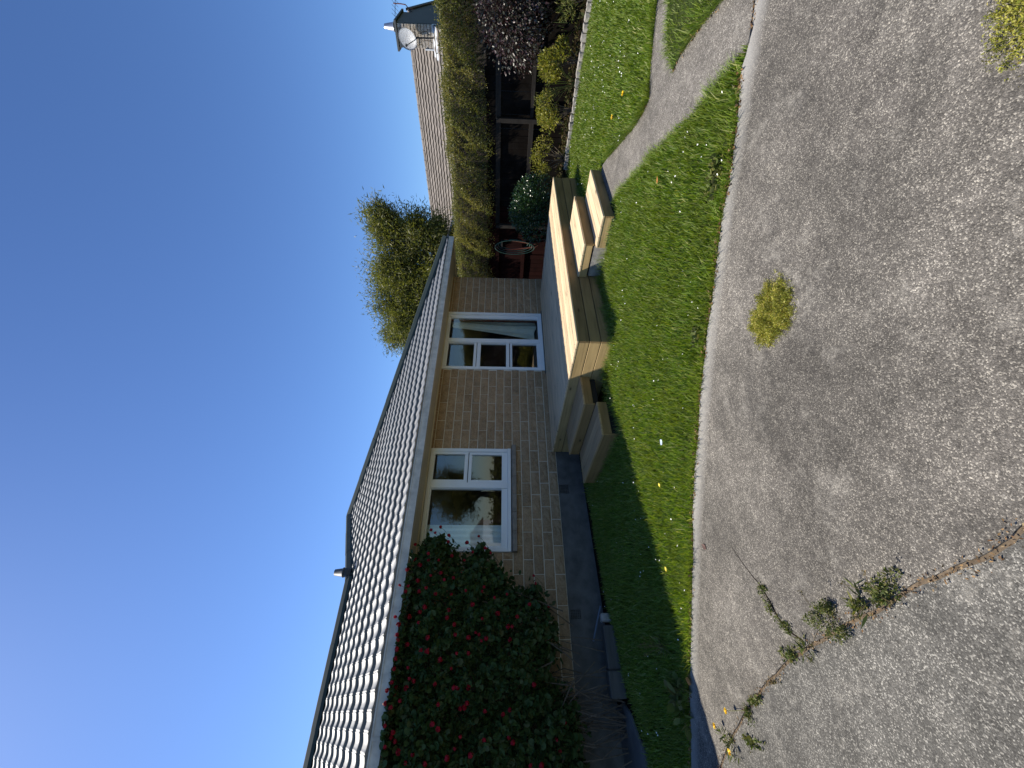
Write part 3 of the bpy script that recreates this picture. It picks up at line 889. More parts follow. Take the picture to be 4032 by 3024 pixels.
def lump(y, z=0, s=0):
    return .10 * math.sin(y * 2.1 + s) + .07 * math.sin(y * 4.7 + 1.3 * s + z * 3) + .05 * math.sin(y * 9.1 + z * 7 + s)
hedge = thing('clipped_hedge', (10.9, 4, 0), 'long olive-brown clipped hedge growing over the paling fence', 'hedge')
n = 95000
hy = RNG.uniform(-1.8, 10.5, n); hu = RNG.uniform(0, 1, n)
low = np.interp(hy, [-2, 1.2, 2.2, 3.1, 4.2, 6, 12], [1.75, 1.9, 1.9, 1.75, 1.58, 1.62, 1.6])
lz = np.array([lump(a) for a in hy]) * .35
topz = 2.63 + lz + RNG.normal(0, .018, n)
face = hu < .62
hz = np.where(face, RNG.uniform(0, 1, n) ** .9 * (topz - low) + low + RNG.normal(0, .05, n), topz - RNG.exponential(.06, n))
bulge = .16 * np.sin(np.clip((hz - low) / 1.0, 0, 1) * np.pi) ** .6 + np.array([lump(a, b, 2) for a, b in zip(hy, hz)]) * .8
hx = np.where(face, 10.32 - bulge + RNG.exponential(.07, n), RNG.uniform(10.25, 11.6, n))
hole = np.sin(hy * 6.3 + 2 * np.sin(hz * 5)) * np.sin(hz * 9.1 + hy * 2.2) + .5 * np.sin(hy * 17 + hz * 13)
hx = hx + np.where(face & (hole > .55), .16, 0)
P = np.stack([hx, hy, hz], 1)
Dn = np.where(face[:, None], np.array([[-1, 0, .5]]), np.array([[-.2, 0, 1]])) + RNG.normal(0, .7, (n, 3))
leaf_cloud('foliage', P, Dn, RNG.uniform(.026, .052, n), 'small', MAT['hedge'], hedge)
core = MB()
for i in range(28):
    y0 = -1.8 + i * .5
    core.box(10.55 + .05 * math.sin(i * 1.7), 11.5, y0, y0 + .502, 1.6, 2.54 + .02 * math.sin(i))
core.build('dark_filler', MAT['dark_bark'], hedge)  # solid dark box added inside the leaves to block light
for i in range(26):
    y0 = random.uniform(-1, 11)
    MB().tube([(10.62, y0, 0), (10.6, y0 + random.uniform(-.1, .1), .8), (10.7, y0 + random.uniform(-.25, .25), 1.7)], [.03, .024, .015], 6).build('stem', MAT['dark_bark'], hedge)

n = 5200
bx_, by_ = scatter(BED, 300)
P = np.stack([bx_, by_, gz_np(bx_, by_) - .02 + RNG.exponential(.03, len(bx_))], 1)
tag(leaf_cloud('bed_litter', P, RNG.normal(0, 1, P.shape) * np.array([1, 1, .5]) + np.array([0, 0, .3]), RNG.uniform(.03, .09, len(P)), 'oval', m_leaf('bed_leaf', [(.03, .025, .012), (.05, .06, .02), (.09, .06, .03), (.03, .045, .014)], .2, .8, .1)), 'low weeds and fallen leaves covering the bed under the shrubs', 'ground cover', kind='stuff')

def shrub(name, c, r, n, size, shape, mat, label, up=.4, stems=8, stemmat='stem', shell=.55, drop=0.0, lumps=11):
    """bushy plant: stems from the base to leaf clumps spread through the crown's volume"""
    base = (c[0], c[1], gz(c[0], c[1]) - .02)
    t = thing(name, base, label, 'shrub')
    L = RNG.normal(size=(lumps, 3)); L /= np.linalg.norm(L, axis=1, keepdims=True)
    L[:, 2] = np.abs(L[:, 2]) * .9 - .15
    Lc = np.array(c) + L * np.array(r) * (.55 if lumps > 11 else .72)
    pick = RNG.integers(0, lumps, n)
    d = RNG.normal(size=(n, 3)); d /= np.linalg.norm(d, axis=1, keepdims=True)
    rad = (shell + (1 - shell) * RNG.random(n)) ** .8
    P = Lc[pick] + d * rad[:, None] * np.array(r) * (.52 if lumps > 11 else RNG.uniform(.22, .48, lumps)[pick][:, None])
    P[:, 2] = np.maximum(P[:, 2], base[2] + .03)
    D = d + np.array([0, 0, up]) + RNG.normal(0, .55, (n, 3)) - np.array([0, 0, drop])
    leaf_cloud('foliage', P, D, RNG.uniform(size[0], size[1], n), shape, MAT[mat], t)
    m = MB()
    for i in range(stems):
        q = Lc[i % lumps] + RNG.normal(0, .12, 3) * np.array(r)
        mid = (np.array(base) * .5 + q * .5) + RNG.normal(0, .05, 3) * np.array(r)
        m.tube([base, tuple(mid), tuple(q)], [.012, .008, .004], 5)
    m.build('stems', MAT[stemmat], t)
    return t
shrub('purple_shrub', (9.9, 1.3, 1.02), (.62, 1.4, 1.02), 19000, (.035, .07), 'oval', 'purple', 'tall dark purple-leaved shrub in the bed against the fence', .0, 14, 'dark_bark', .45, .5, 26)
shrub('yellow_shrub', (9.42, 2.24, .36), (.36, .40, .46), 2000, (.03, .055), 'oval', 'yleaf', 'yellow-green shrub in the bed beside the purple shrub', .7, 9)
shrub('yellow_shrub', (9.45, 3.02, .36), (.36, .42, .46), 1800, (.028, .05), 'oval', 'yleaf', 'yellow-green shrub in the bed in front of the grey fence post', .7, 9)
shrub('yellow_shrub', (9.50, 3.98, .38), (.34, .44, .46), 1300, (.025, .045), 'small', 'yleaf', 'thin yellowish shrub in the bed beside the round glossy bush', .6, 10)
shrub('round_bush', (8.82, 4.78, .56), (.62, .76, .74), 9000, (.03, .05), 'oval', 'box_leaf', 'round dark glossy-leaved bush behind the far end of the deck', .3, 12, 'dark_bark', .7, 0, 22)
shrub('low_plant', (9.35, 1.35, .25), (.3, .5, .32), 900, (.04, .09), 'narrow', 'weed', 'low dark leafy plant at the foot of the purple shrub', .8, 6)
# pale flowering stalks between the shrubs
st = thing('flax_stalks', (9.38, 2.55, gz(9.4) - .02), 'arching pale green stalks between the two yellow-green shrubs', 'plant')
m = MB(); tips = []
for i in range(16):
    a = random.uniform(-1.2, 1.2); L = random.uniform(.35, .75)
    dx, dy = -random.uniform(0, .25), math.sin(a) * .35
    m.tube([(9.38, 2.55 + dy * .1, 0), (9.38 + dx * .5, 2.55 + dy * .5, L * .6), (9.38 + dx, 2.55 + dy * 1.2, L)], [.006, .005, .003], 5)
    tips.append((9.38 + dx, 2.55 + dy * 1.2, L))
m.build('stalks', MAT['weed'], st)
tp = np.repeat(np.array(tips), 22, 0) + RNG.normal(0, .035, (16 * 22, 3))
leaf_cloud('leaves', tp, RNG.normal(0, 1, tp.shape) + np.array([0, 0, .6]), RNG.uniform(.03, .07, len(tp)), 'narrow', MAT['weed'], st)

# edging stones of the bed
edg = thing('bed_edging', (9.04, 2.5, 0), 'row of rough grey stones edging the garden bed along the lawn', 'edging')
pts = [(9.06, 4.0), (9.07, 3.1), (9.04, 2.25), (8.94, 1.84), (8.83, 1.3), (8.6, .2), (8.4, -1)]
k = 0
for (ax, ay), (bx, by) in zip(pts, pts[1:]):
    L = math.hypot(bx - ax, by - ay); nn = max(1, int(L / .135))
    for i in range(nn):
        t = (i + .5) / nn
        cx, cy = ax + (bx - ax) * t + random.uniform(-.012, .012), ay + (by - ay) * t
        h = random.uniform(.055, .085); hw = random.uniform(.05, .07); hl = L / nn * .46
        bm = bmesh.new()
        bmesh.ops.create_cube(bm, size=1)
        bmesh.ops.subdivide_edges(bm, edges=bm.edges[:], cuts=1, use_grid_fill=True)
        for v in bm.verts:
            v.co = Vector((v.co.x * 2 * hw, v.co.y * 2 * hl, v.co.z * 2 * h)) * (1 - .10 * (abs(v.co.x) + abs(v.co.y) + abs(v.co.z) - .5)) + Vector([random.uniform(-.008, .008) for _ in range(3)])
        me = bpy.data.meshes.new('stone'); bm.to_mesh(me); bm.free(); me.materials.append(MAT['stone'])
        o = mesh_obj('stone', me, edg)
        o.location = Vector((cx, cy, 0)) - Vector(edg.location) + Vector((0, 0, gz(cx)))
        o.rotation_euler = (0, 0, math.atan2(by - ay, bx - ax) - math.pi / 2 + random.uniform(-.12, .12))

# hose hung on the fence
hs = thing('garden_hose', (10.32, 6.7, .3), 'coiled orange and green garden hose hanging on the red fence', 'hose')
m = MB()
for i in range(4):
    r = .20 + .03 * i; pts = []
    for k in range(25):
        a = 2 * math.pi * k / 24
        pts.append((10.33 - .02 * i, 6.66 + .02 * i + r * .75 * math.cos(a), 1.05 + r * 1.7 * math.sin(a) * (1 if math.sin(a) > 0 else 1.25)))
    m.tube(pts, .010, 6, False)
m.build('hose_coil', MAT['hose_g'], hs, True)
m = MB()
for i in range(2):
    pts = [(10.31, 6.50 + .33 * t, 1.30 - (.85 + .12 * i) * math.sin(math.pi * t)) for t in [k / 16 for k in range(17)]]
    m.tube(pts, .014, 6, False)
m.build('hose_loop', MAT['hose_o'], hs, True)
MB().box(10.30, 10.42, 6.56, 6.80, 1.33, 1.37).build('hook', MAT['black'], hs)

# ------------------------------------------------------------------ trees
def tree(name, base, top, lobes, n_twig, per, size, mat, label, droop=.4, trunk_r=.16, shape='narrow', seed=1):
    rr = np.random.default_rng(seed)
    t = thing(name, base, label, 'tree')
    b = np.array(base, float)
    fork = b + np.array([0, 0, top])
    m = MB()
    m.tube([tuple(b - [0, 0, .1]), tuple(b * .5 + fork * .5 + rr.normal(0, .05, 3)), tuple(fork)], [trunk_r * 1.25, trunk_r, trunk_r * .85], 10)
    m.build('trunk', MAT['dark_bark'], t, True)
    limbs = MB(); P = []; D = []
    lobes = [(np.array(c, float), np.array(r, float)) for c, r in lobes]
    for c, r in lobes:
        mid = fork * .55 + c * .45 + rr.normal(0, .2, 3)
        limbs.tube([tuple(fork), tuple(mid), tuple(c)], [trunk_r * .6, trunk_r * .4, trunk_r * .22], 6)
        for i in range(max(1, n_twig // len(lobes))):
            d = rr.normal(size=3); d /= np.linalg.norm(d)
            q = c + d * r * rr.uniform(.55, 1.0)
            o = mid + (c - mid) * rr.uniform(.2, 1.0)
            k = (o + q) / 2 + rr.normal(0, .1, 3) + np.array([0, 0, .12])
            limbs.tube([tuple(o), tuple(k), tuple(q)], [.03, .018, .006], 4, False)
            u = rr.uniform(.45, 1.12, per)[:, None]
            pp = o * (1 - u) ** 2 + 2 * k * u * (1 - u) + q * u ** 2 + rr.normal(0, .11, (per, 3)) * (.5 + u)
            P.append(pp); D.append((q - o) / np.linalg.norm(q - o) * .8 + rr.normal(0, .5, (per, 3)) - np.array([0, 0, droop]))
    limbs.build('limbs', MAT['dark_bark'], t)
    P = np.concatenate(P); D = np.concatenate(D)
    leaf_cloud('crown', P, D, rr.uniform(size[0], size[1], len(P)), shape, MAT[mat], t)
    return t
tree('leafy_tree', (14.3, 11.0, -.1), 2.2,
     [((14, 8.8, 5.3), (.9, 1.3, 1.15)), ((14, 10.3, 6.0), (.8, 1.1, .8)), ((14, 12.8, 6.1), (.8, 1.0, .8)), ((14, 11.0, 5.2), (.9, 1.6, 1.1)), ((14, 9.6, 3.9), (1, 1.6, 1.1)), ((14, 11.6, 5.9), (.9, 1.35, 1.25)), ((14, 11.4, 4.5), (1.1, 1.8, 1.2)), ((14, 13.2, 5.2), (.9, 1.3, 1.2)),
      ((14, 14.1, 6.2), (.7, .95, .75)), ((14, 13.4, 4.2), (1, 1.6, 1.1)), ((14, 8.1, 5.8), (.5, .6, .55)), ((14, 10.1, 5.3), (.8, 1.0, .9)), ((14, 12.5, 5.0), (.9, 1.2, 1.1)), ((14, 8.4, 4.2), (.7, .8, .9)), ((14, 14.8, 4.9), (.6, .8, 1.0))], 1150, 80, (.11, .2), 'tree',
     'feathery green tree standing behind the end of the house roof', .35)

# ------------------------------------------------------------------ the neighbour's house
NX, NRZ, NT_ = 18.9, 4.69, .57
nbh = thing('neighbour_house', (19, 8, 0), 'neighbouring house with brown concrete tile roof rising above the hedge', 'house')
NY0, NY1 = 3.25, 15.5
def nz(x): return NRZ - NT_ * abs(x - NX)
MB().box(15.9, 22.0, NY0 + .02, NY1, -.1, 2.75).build('wall', MAT['render'], nbh)
MB().add([(15.4, NY0, nz(15.4) - .06), (22.4, NY0, nz(22.4) - .06), (NX, NY0, NRZ - .06), (15.9, NY0, 2.5), (21.9, NY0, 2.5)], [(0, 3, 4, 1, 2)]).build('gable_wall', MAT['render'], nbh)
nr = MB()
nr.add([(15.3, NY0 - .02, nz(15.3)), (15.3, NY1, nz(15.3)), (NX, NY1, NRZ), (NX, NY0 - .02, NRZ), (22.5, NY0 - .02, nz(22.5)), (22.5, NY1, nz(22.5))], [(0, 3, 2, 1), (3, 4, 5, 2)])
nroof = nr.build('roof', MAT['ntile'], nbh)
MB().add([(NX - .0, NY0 - .06, NRZ + .07), (22.5, NY0 - .06, nz(22.5) + .07), (22.5, NY0 - .06, nz(22.5) - .08), (NX, NY0 - .06, NRZ - .08), (NX, NY0 + .02, NRZ + .07), (22.5, NY0 + .02, nz(22.5) + .07)],
         [(0, 3, 2, 1), (0, 1, 5, 4)]).build('bargeboard', MAT['barge'] if 'barge' in MAT else MAT['render'], nbh)
# concrete tiles of the near slope
ca, sa = 1 / math.hypot(1, NT_), NT_ / math.hypot(1, NT_)
def ntile_mesh():
    v, f = [], []
    nn = 8; w, ex = .30, .33
    for s, b in ((ex, .008), (0, .055)):
        for i in range(nn + 1):
            x = i / nn
            h = b + .009 * math.cos(2 * math.pi * x)
            v.append((-s * ca * -1 - h * sa, x * w, s * sa + h * ca))
    for i in range(nn + 1):
        v.append((.05 * ca, i / nn * w, .05 * sa - .01))
    for r in (0, 1):
        for i in range(nn): f.append((r * (nn + 1) + i, r * (nn + 1) + i + 1, (r + 1) * (nn + 1) + i + 1, (r + 1) * (nn + 1) + i))
    return new_mesh('tile', v, f, MAT['ntile'], False)
TM = ntile_mesh()
rest = MB()
EXP = .29
cnt = 0
nc = 13
for c in range(nc):
    d = (c + 1) * EXP
    x = NX - d * ca; z = NRZ - d * sa
    j = 0
    while NY0 + j * .30 < NY1 - .2:
        y = NY0 + j * .30 
        j += 1
        if c < 10 and y < 12.2:
            o = mesh_obj('tile', TM, nroof); o.location = (x, y, z); cnt += 1
        else:
            rest.add([(x + p.co.x, y + p.co.y, z + p.co.z) for p in TM.vertices], [tuple(p.vertices) for p in TM.polygons])
tag(rest.build('tile_field', MAT['ntile'], nroof), kind='stuff')
for i in range(29):
    y = NY0 + .7 + i * .42
    m = MB(); pts = []
    for e, k in ((y, 1.0), (y + .44, .9)):
        for a in range(7):
            an = math.pi * a / 6
            pts.append((NX + .13 * k * math.cos(an), e, NRZ - .02 + .11 * k * math.sin(an)))
    m.add(pts, [(q, q + 1, q + 8, q + 7) for q in range(6)] + [tuple(range(7)), tuple(range(13, 6, -1))])
    m.build('ridge_tile', MAT['ntile'], nroof)
# projecting wing at the far end
wy = 9.3
MB().add([(14.2, wy - .9, 3.18), (17.2, wy - .9, 3.18), (17.2, wy + .9, 3.75), (14.2, wy + .9, 3.75), (14.2, wy + 2.7, 3.18), (17.2, wy + 2.7, 3.18)], [(0, 1, 2, 3), (3, 2, 5, 4)]).build('wing_roof', MAT['ntile'], nbh)
MB().box(14.2, 16.4, wy - .98, wy - .9, 3.06, 3.2).build('wing_gutter', MAT['offwhite'], nbh)
MB().box(14.3, 16.5, wy - .75, wy + 2.6, -.1, 3.15).build('wing_wall', MAT['render'], nbh)
# chimney, flashing, pot, dish and aerial
ch = MB().box(17.06, 18.5, NY0 - .02, 3.86, 3.3, 4.78).build('chimney', MAT['render'], nbh)
zz = 3.42; row = 0
while zz < 4.77:
    hgt = random.uniform(.085, .13); y = NY0 - .01; zt = min(zz + hgt, 4.778)
    while y < 3.86:
        wd = random.uniform(.12, .24); ye = min(y + wd, 3.862)
        if 3.862 - ye < .06: ye = 3.862
        MB().box(17.02 - random.uniform(0, .025), 17.06, y + .006, ye - .006, zz + .006, zt - .006).build('stone', MAT['chimney'], ch, bevel=.008)
        y = ye
    zz = zt
MB().box(16.96, 18.58, NY0 - .09, 3.95, 4.782, 4.84).build('cap', MAT['render'], ch)
MB().box(16.985, 17.015, NY0 - .02, 3.90, 3.52, 3.66).box(16.99, 17.6, 3.864, 3.90, 3.55, 3.95).build('flashing', MAT['white'], ch)
MB().add([(16.75, NY0, 3.50), (17.0, NY0, 3.66), (17.0, 4.05, 3.66), (16.75, 4.15, 3.50)], [(0, 1, 2, 3)]).build('flashing', MAT['dish'], ch)
pot = MB().lathe(17.55, 3.44, [(.12, 4.84), (.14, 4.90), (.14, 4.94), (.09, 4.945), (.09, 4.965)], 18).build('chimney_pot', MAT['black'], ch)
MB().lathe(17.55, 3.44, [(.135, 4.965), (.135, 4.98), (.12, 4.99), (.072, 5.27), (.06, 5.28)], 18).build('cowl', MAT['metal'], pot, True)
ds = thing('satellite_dish', (16.9, 3.56, 3.6), 'grey satellite dish on the stone chimney of the neighbouring house', 'satellite dish')
bm = bmesh.new()
rings = []
for i in range(7):
    r = .31 * i / 6
    rings.append([bm.verts.new((r * math.cos(2 * math.pi * k / 28), r * 1.06 * math.sin(2 * math.pi * k / 28), .55 * r * r)) for k in range(28 if i else 1)])
for k in range(28): bm.faces.new((rings[0][0], rings[1][k], rings[1][(k + 1) % 28]))
for i in range(1, 6):
    for k in range(28): bm.faces.new((rings[i][k], rings[i + 1][k], rings[i + 1][(k + 1) % 28], rings[i][(k + 1) % 28]))
bmesh.ops.solidify(bm, geom=bm.faces[:], thickness=.012)
me = bpy.data.meshes.new('reflector'); bm.to_mesh(me); bm.free(); me.materials.append(MAT['dish']); me.polygons.foreach_set('use_smooth', [True] * len(me.polygons))
o = mesh_obj('reflector', me, ds)
nrm = Vector((-.93, .25, .30)).normalized()
o.rotation_euler = nrm.to_track_quat('Z', 'Y').to_euler()
o.location = Vector((16.78, 3.56, 4.43)) - Vector(ds.location)
fp = Vector((16.78, 3.56, 4.43)) + nrm * .40 + Vector((0, 0, -.12))
MB().tube([(16.80, 3.56, 4.13), tuple(fp)], .014, 6).build('feed_arm', MAT['render'], ds)
MB().tube([tuple(fp + Vector((-.03, 0, 0))), tuple(fp + Vector((.06, 0, .02)))], [.035, .03], 10).build('receiver', MAT['plinth'], ds)
MB().tube([(16.97, 3.56, 3.55), (16.90, 3.56, 3.75), (16.88, 3.56, 4.40)], .022, 8).build('mast', MAT['black'], ds)
ae = thing('tv_aerial', (18.6, 3.15, 4.55), 'thin television aerial on a bent mast beside the chimney', 'aerial')
MB().tube([(18.6, NY0 - .07, 4.45), (18.6, 3.14, 4.62), (18.6, 3.06, 4.70), (18.6, 3.045, 4.85), (18.6, 3.04, 5.10)], .016, 6).build('mast', MAT['hose_o'], ae)
MB().tube([(18.2, 3.3, 5.02), (19.0, 2.8, 5.06)], .009, 6).build('boom', MAT['black'], ae)
for i in range(7):
    t = i / 6; c = Vector((18.2 + .8 * t, 3.3 - .5 * t, 5.02 + .04 * t))
    MB().tube([tuple(c + Vector((-.07, -.1, .08))), tuple(c + Vector((.07, .1, -.08)))], .005, 5).build('element', MAT['black'], ae)

# ------------------------------------------------------------------ climbing geranium against the wall
GER = [(1.94, 2.31), (1.96, 2.11), (1.76, 1.9), (1.69, 1.9), (1.56, 1.82), (1.72, 1.74), (1.85, 1.6), (1.73, 1.47), (1.58, 1.4), (1.4, 1.21), (1.24, 1.07), (1.27, 0.97), (1.34, 0.87), (1.2, 0.76), (1.05, 0.73), (0.9, 0.63), (0.62, 0.6), (0.47, 0.68), (0.32, 0.76), (0.2, 0.59), (0.08, 0.44), (-0.15, 0.41), (-0.41, 0.43), (-0.39, 2.47), (-0.02, 2.51), (0.45, 2.48), (0.99, 2.47), (1.48, 2.47), (1.75, 2.44)]
FLOWERS = [(1.72, 2.41), (1.61, 2.23), (1.53, 2.09), (1.54, 2.39), (1.53, 2.22), (1.47, 2.32), (1.42, 2.47), (1.38, 2.05), (1.29, 2.32), (1.35, 2.17), (1.3, 2.0), (1.32, 1.89), (1.39, 1.79), (1.58, 1.93), (1.53, 1.77), (1.63, 1.67), (1.68, 1.51), (1.62, 1.44), (1.75, 1.74), (1.24, 2.53), (1.23, 2.43), (1.17, 2.45), (1.21, 2.21), (1.17, 2.29), (1.14, 2.09), (1.14, 1.9), (1.18, 1.73), (1.22, 1.51), (1.17, 1.53), (1.1, 1.38), (1.14, 1.23), (0.9, 1.11), (1.35, 0.9), (1.26, 0.88), (1.03, 0.96), (1.01, 0.73), (0.9, 2.53), (0.82, 2.48), (0.9, 2.37), (0.95, 2.25), (1.0, 2.2), (0.84, 2.25), (0.97, 1.92), (0.89, 1.93), (1.03, 1.64), (0.82, 1.84), (0.93, 1.34), (0.88, 1.52), (0.8, 1.22), (0.8, 1.17), (0.67, 1.2), (0.74, 1.59), (0.72, 1.55), (0.72, 1.82), (0.66, 1.52), (0.68, 1.47), (0.69, 1.67), (0.69, 2.13), (0.72, 2.48), (0.67, 2.46), (0.62, 2.35), (0.57, 2.19), (0.56, 2.12), (0.58, 2.46), (0.49, 2.46), (0.41, 2.31), (0.4, 2.46), (0.31, 2.28), (0.29, 2.23), (0.28, 2.46), (0.24, 2.41), (0.23, 2.3), (0.21, 2.5), (0.17, 2.41), (0.1, 2.5), (0.12, 2.35), (0.07, 2.44), (0.48, 1.97), (0.54, 1.79), (0.54, 1.66), (0.4, 1.84), (0.26, 2.0), (0.23, 1.8), (0.23, 1.76), (0.23, 1.64), (0.25, 0.94), (0.09, 1.95), (0.05, 1.72), (0.06, 1.68), (0.1, 1.65), (0.03, 1.46), (0.04, 1.2), (0.0, 1.27), (-0.07, 0.63), (-0.08, 2.47), (-0.13, 2.38), (-0.17, 2.39), (-0.2, 2.35), (-0.07, 1.99), (-0.11, 1.93), (-0.24, 2.44), (-0.28, 2.3), (-0.3, 2.16), (-0.26, 1.75), (-0.31, 1.59), (-0.33, 1.82), (-0.2, 1.46), (-0.18, 1.21), (-0.22, 1.17), (-0.17, 1.7), (-0.2, 0.73), (-0.29, 0.7), (-0.37, 2.03), (-0.36, 2.22), (-0.39, 1.0), (-0.39, 0.89), (1.91, 2.23), (1.87, 2.17), (1.95, 2.11), (1.84, 1.99), (1.76, 1.99), (1.72, 2.41), (1.83, 1.6), (1.75, 1.75), (1.68, 1.5)]
ger = thing('geranium_bush', (.6, 5.9, gz(.6, 5.9)), 'huge dark geranium bush with red flowers climbing the house wall', 'shrub')
ext = [p for p in GER if not (p[0] < -.38)]
GPOLY = []
for p in GER:
    GPOLY.append(p)
    if p[0] < -.4 and p[1] < .5: GPOLY += [(-1.6, .35), (-2.0, .9), (-2.0, 2.0), (-1.6, 2.45)]
n = 34000
gx = RNG.uniform(-2.1, 2.0, n); gzz = RNG.uniform(.3, 2.6, n)
gx = gx + .03 * np.sin(gzz * 17) ; k = in_poly(gx, gzz, GPOLY)
gx, gzz = gx[k], gzz[k]
# distance to outline, so that the bush thins and rounds off at its edge
A = np.array(GPOLY); B = np.roll(A, -1, 0)
d = np.full(len(gx), 9.0)
for a, b in zip(A, B):
    ab = b - a; L2 = (ab ** 2).sum()
    t = np.clip(((gx - a[0]) * ab[0] + (gzz - a[1]) * ab[1]) / L2, 0, 1)
    d = np.minimum(d, np.hypot(gx - a[0] - t * ab[0], gzz - a[1] - t * ab[1]))
bul = np.sqrt(np.clip(d / .32, 0, 1))
clump = .07 * np.sin(gx * 9 + 1.3 * np.sin(gzz * 6)) * np.sin(gzz * 8.3 + gx * 2) + .05 * np.sin(gx * 21 + gzz * 13)
front = 5.98 - .46 * bul - clump * bul
under = gzz < 2.44
front = np.where(under, front, np.minimum(front, 5.60 - .07 * RNG.random(len(front))))
dep = RNG.exponential(.05, len(gx))
gy = np.minimum(front + dep, W - .05)
fringe = np.exp(-d / .10)[:, None] * RNG.normal(0, .055, (len(gx), 2)) * (gzz < 2.40)[:, None]
P = np.stack([gx + fringe[:, 0], gy, gzz + fringe[:, 1]], 1)
D = np.array([0, -.75, -.1]) + RNG.normal(0, .75, P.shape)
leaf_cloud('foliage', P, D, RNG.uniform(.02, .072, len(P)), 'round', MAT['geranium'], ger)
# dark woody inside
m = MB()
for i in range(150):
    x0 = random.uniform(-1.8, 1.15); z0 = random.uniform(.0, 1.6)
    x1 = x0 + random.uniform(-.35, .35); z1 = z0 + random.uniform(.2, .8)
    if not in_poly(np.array([x1]), np.array([z1]), GPOLY)[0]: continue
    yy = random.uniform(5.62, 6.1)
    m.tube([(x0, yy + .05, z0), ((x0 + x1) / 2 + random.uniform(-.06, .06), yy - .05, (z0 + z1) / 2), (x1, yy, z1)], [.008, .007, .004], 5)
m.build('twigs', MAT['stem'], ger)
m = MB()
for i in range(34):
    x0 = random.uniform(-.5, .75); x1 = x0 + random.uniform(-.3, .25)
    y0 = random.uniform(5.95, 6.15)
    m.tube([(x0, y0 - .05, gz(x0, y0) - .03), ((x0 + x1) / 2 + random.uniform(-.08, .08), y0 - random.uniform(.05, .25), .22 + random.uniform(-.1, .1)), (x1, y0 - random.uniform(.0, .25), random.uniform(.5, .75))], [.008, .006, .003], 5)
m.build('bare_stems', MAT['stem'], ger)
# a spray that has reached round to the window, and one bare runner on the blocks
MB().tube([(1.40, W - .03, 1.02), (1.36, W - .04, .93), (1.37, W - .03, .80), (1.30, W - .035, .72), (1.28, W - .05, .70)], [.005, .004, .004, .003, .002], 5).build('runner', MAT['stem'], ger)
def flower_mesh(seed):
    rr = np.random.default_rng(seed)
    n = 26
    d = rr.normal(size=(n, 3)); d[:, 1] = -np.abs(d[:, 1]) * .8; d /= np.linalg.norm(d, axis=1, keepdims=True)
    P = d * .017 * rr.uniform(.1, 1, (n, 1))
    tv, tf = LEAF['round']; tv = np.array(tv)
    R = rr.normal(size=d.shape); S = np.cross(d, R); S /= np.linalg.norm(S, axis=1, keepdims=True); N = np.cross(S, d)
    # petals lie across the radius
    V = (P[:, None] + .023 * ((tv[None, :, 0, None] - .45) * S[:, None] + tv[None, :, 1, None] * N[:, None] + (.3 + tv[None, :, 2, None]) * d[:, None])).reshape(-1, 3)
    F = np.array(tf)[None] + (np.arange(n) * len(tv))[:, None, None]
    return np_mesh('flower_head', V, [F.reshape(-1, 3)], MAT['red'])
FM = [flower_mesh(i) for i in range(4)]
fst = MB()
for (fx, fz) in FLOWERS:
    dd = 9.0
    for a, b in zip(A, B):
        ab = b - a
        t = min(1, max(0, ((fx - a[0]) * ab[0] + (fz - a[1]) * ab[1]) / (ab ** 2).sum()))
        dd = min(dd, math.hypot(fx - a[0] - t * ab[0], fz - a[1] - t * ab[1]))
    y = 5.94 - .46 * math.sqrt(min(1, dd / .32)) - .05 if fz < 2.42 else 5.53
    s = y / 5.5
    o = mesh_obj('flower_head', random.choice(FM), ger)
    o.location = Vector((fx * s, y, CAM_H + (fz - CAM_H) * s)) - Vector(ger.location)
    o.scale = [random.uniform(.6, 1.1)] * 3
    f0 = (fx * s, y + .012, CAM_H + (fz - CAM_H) * s)
    sx_ = -.05 if fx > 1.5 else random.uniform(-.04, .04)
    fst.tube([f0, (f0[0] + sx_ * .5, f0[1] + .05, f0[2] - .05), (f0[0] + sx_ * 2, f0[1] + .14, f0[2] - .13)], [.002, .0025, .003], 4)
    o.rotation_euler = (random.uniform(-.4, .4), random.uniform(-3, 3), random.uniform(-.4, .4))
tag(fst.build('flower_stalks', MAT['geranium'], ger), kind='stuff')

# things lying by the wall
tag(MB().box(.40, .86, 5.80, 5.93, gz(.6, 5.85) - .03, gz(.6, 5.85) + .13).build('timber_sleeper', MAT['sleeper'], None, bevel=.012), 'split grey timber sleeper edging the bed under the geranium, piece nearer the deck', 'timber')
tag(MB().box(.13, .395, 5.78, 5.93, gz(.3, 5.85) - .03, gz(.3, 5.85) + .15).build('timber_sleeper', MAT['sleeper'], None, bevel=.012), 'squared grey timber sleeper end under the geranium, piece farther from the deck', 'timber')
tag(MB().box(.90, 1.0, 5.86, 5.95, gz(.95, 5.9) - .03, gz(.95, 5.9) + .12).build('concrete_lump', MAT['stone'], None, bevel=.015), 'small pale concrete lump standing at the end of the timber sleeper', 'block')
tag(MB().tube([(1.10, 5.98, .0), (.92, 6.03, .06), (.72, 6.10, .12)], .012, 8).build('pipe', MAT['pipe'], None), 'thin blue-grey pipe leaning behind the timber sleeper', 'pipe')

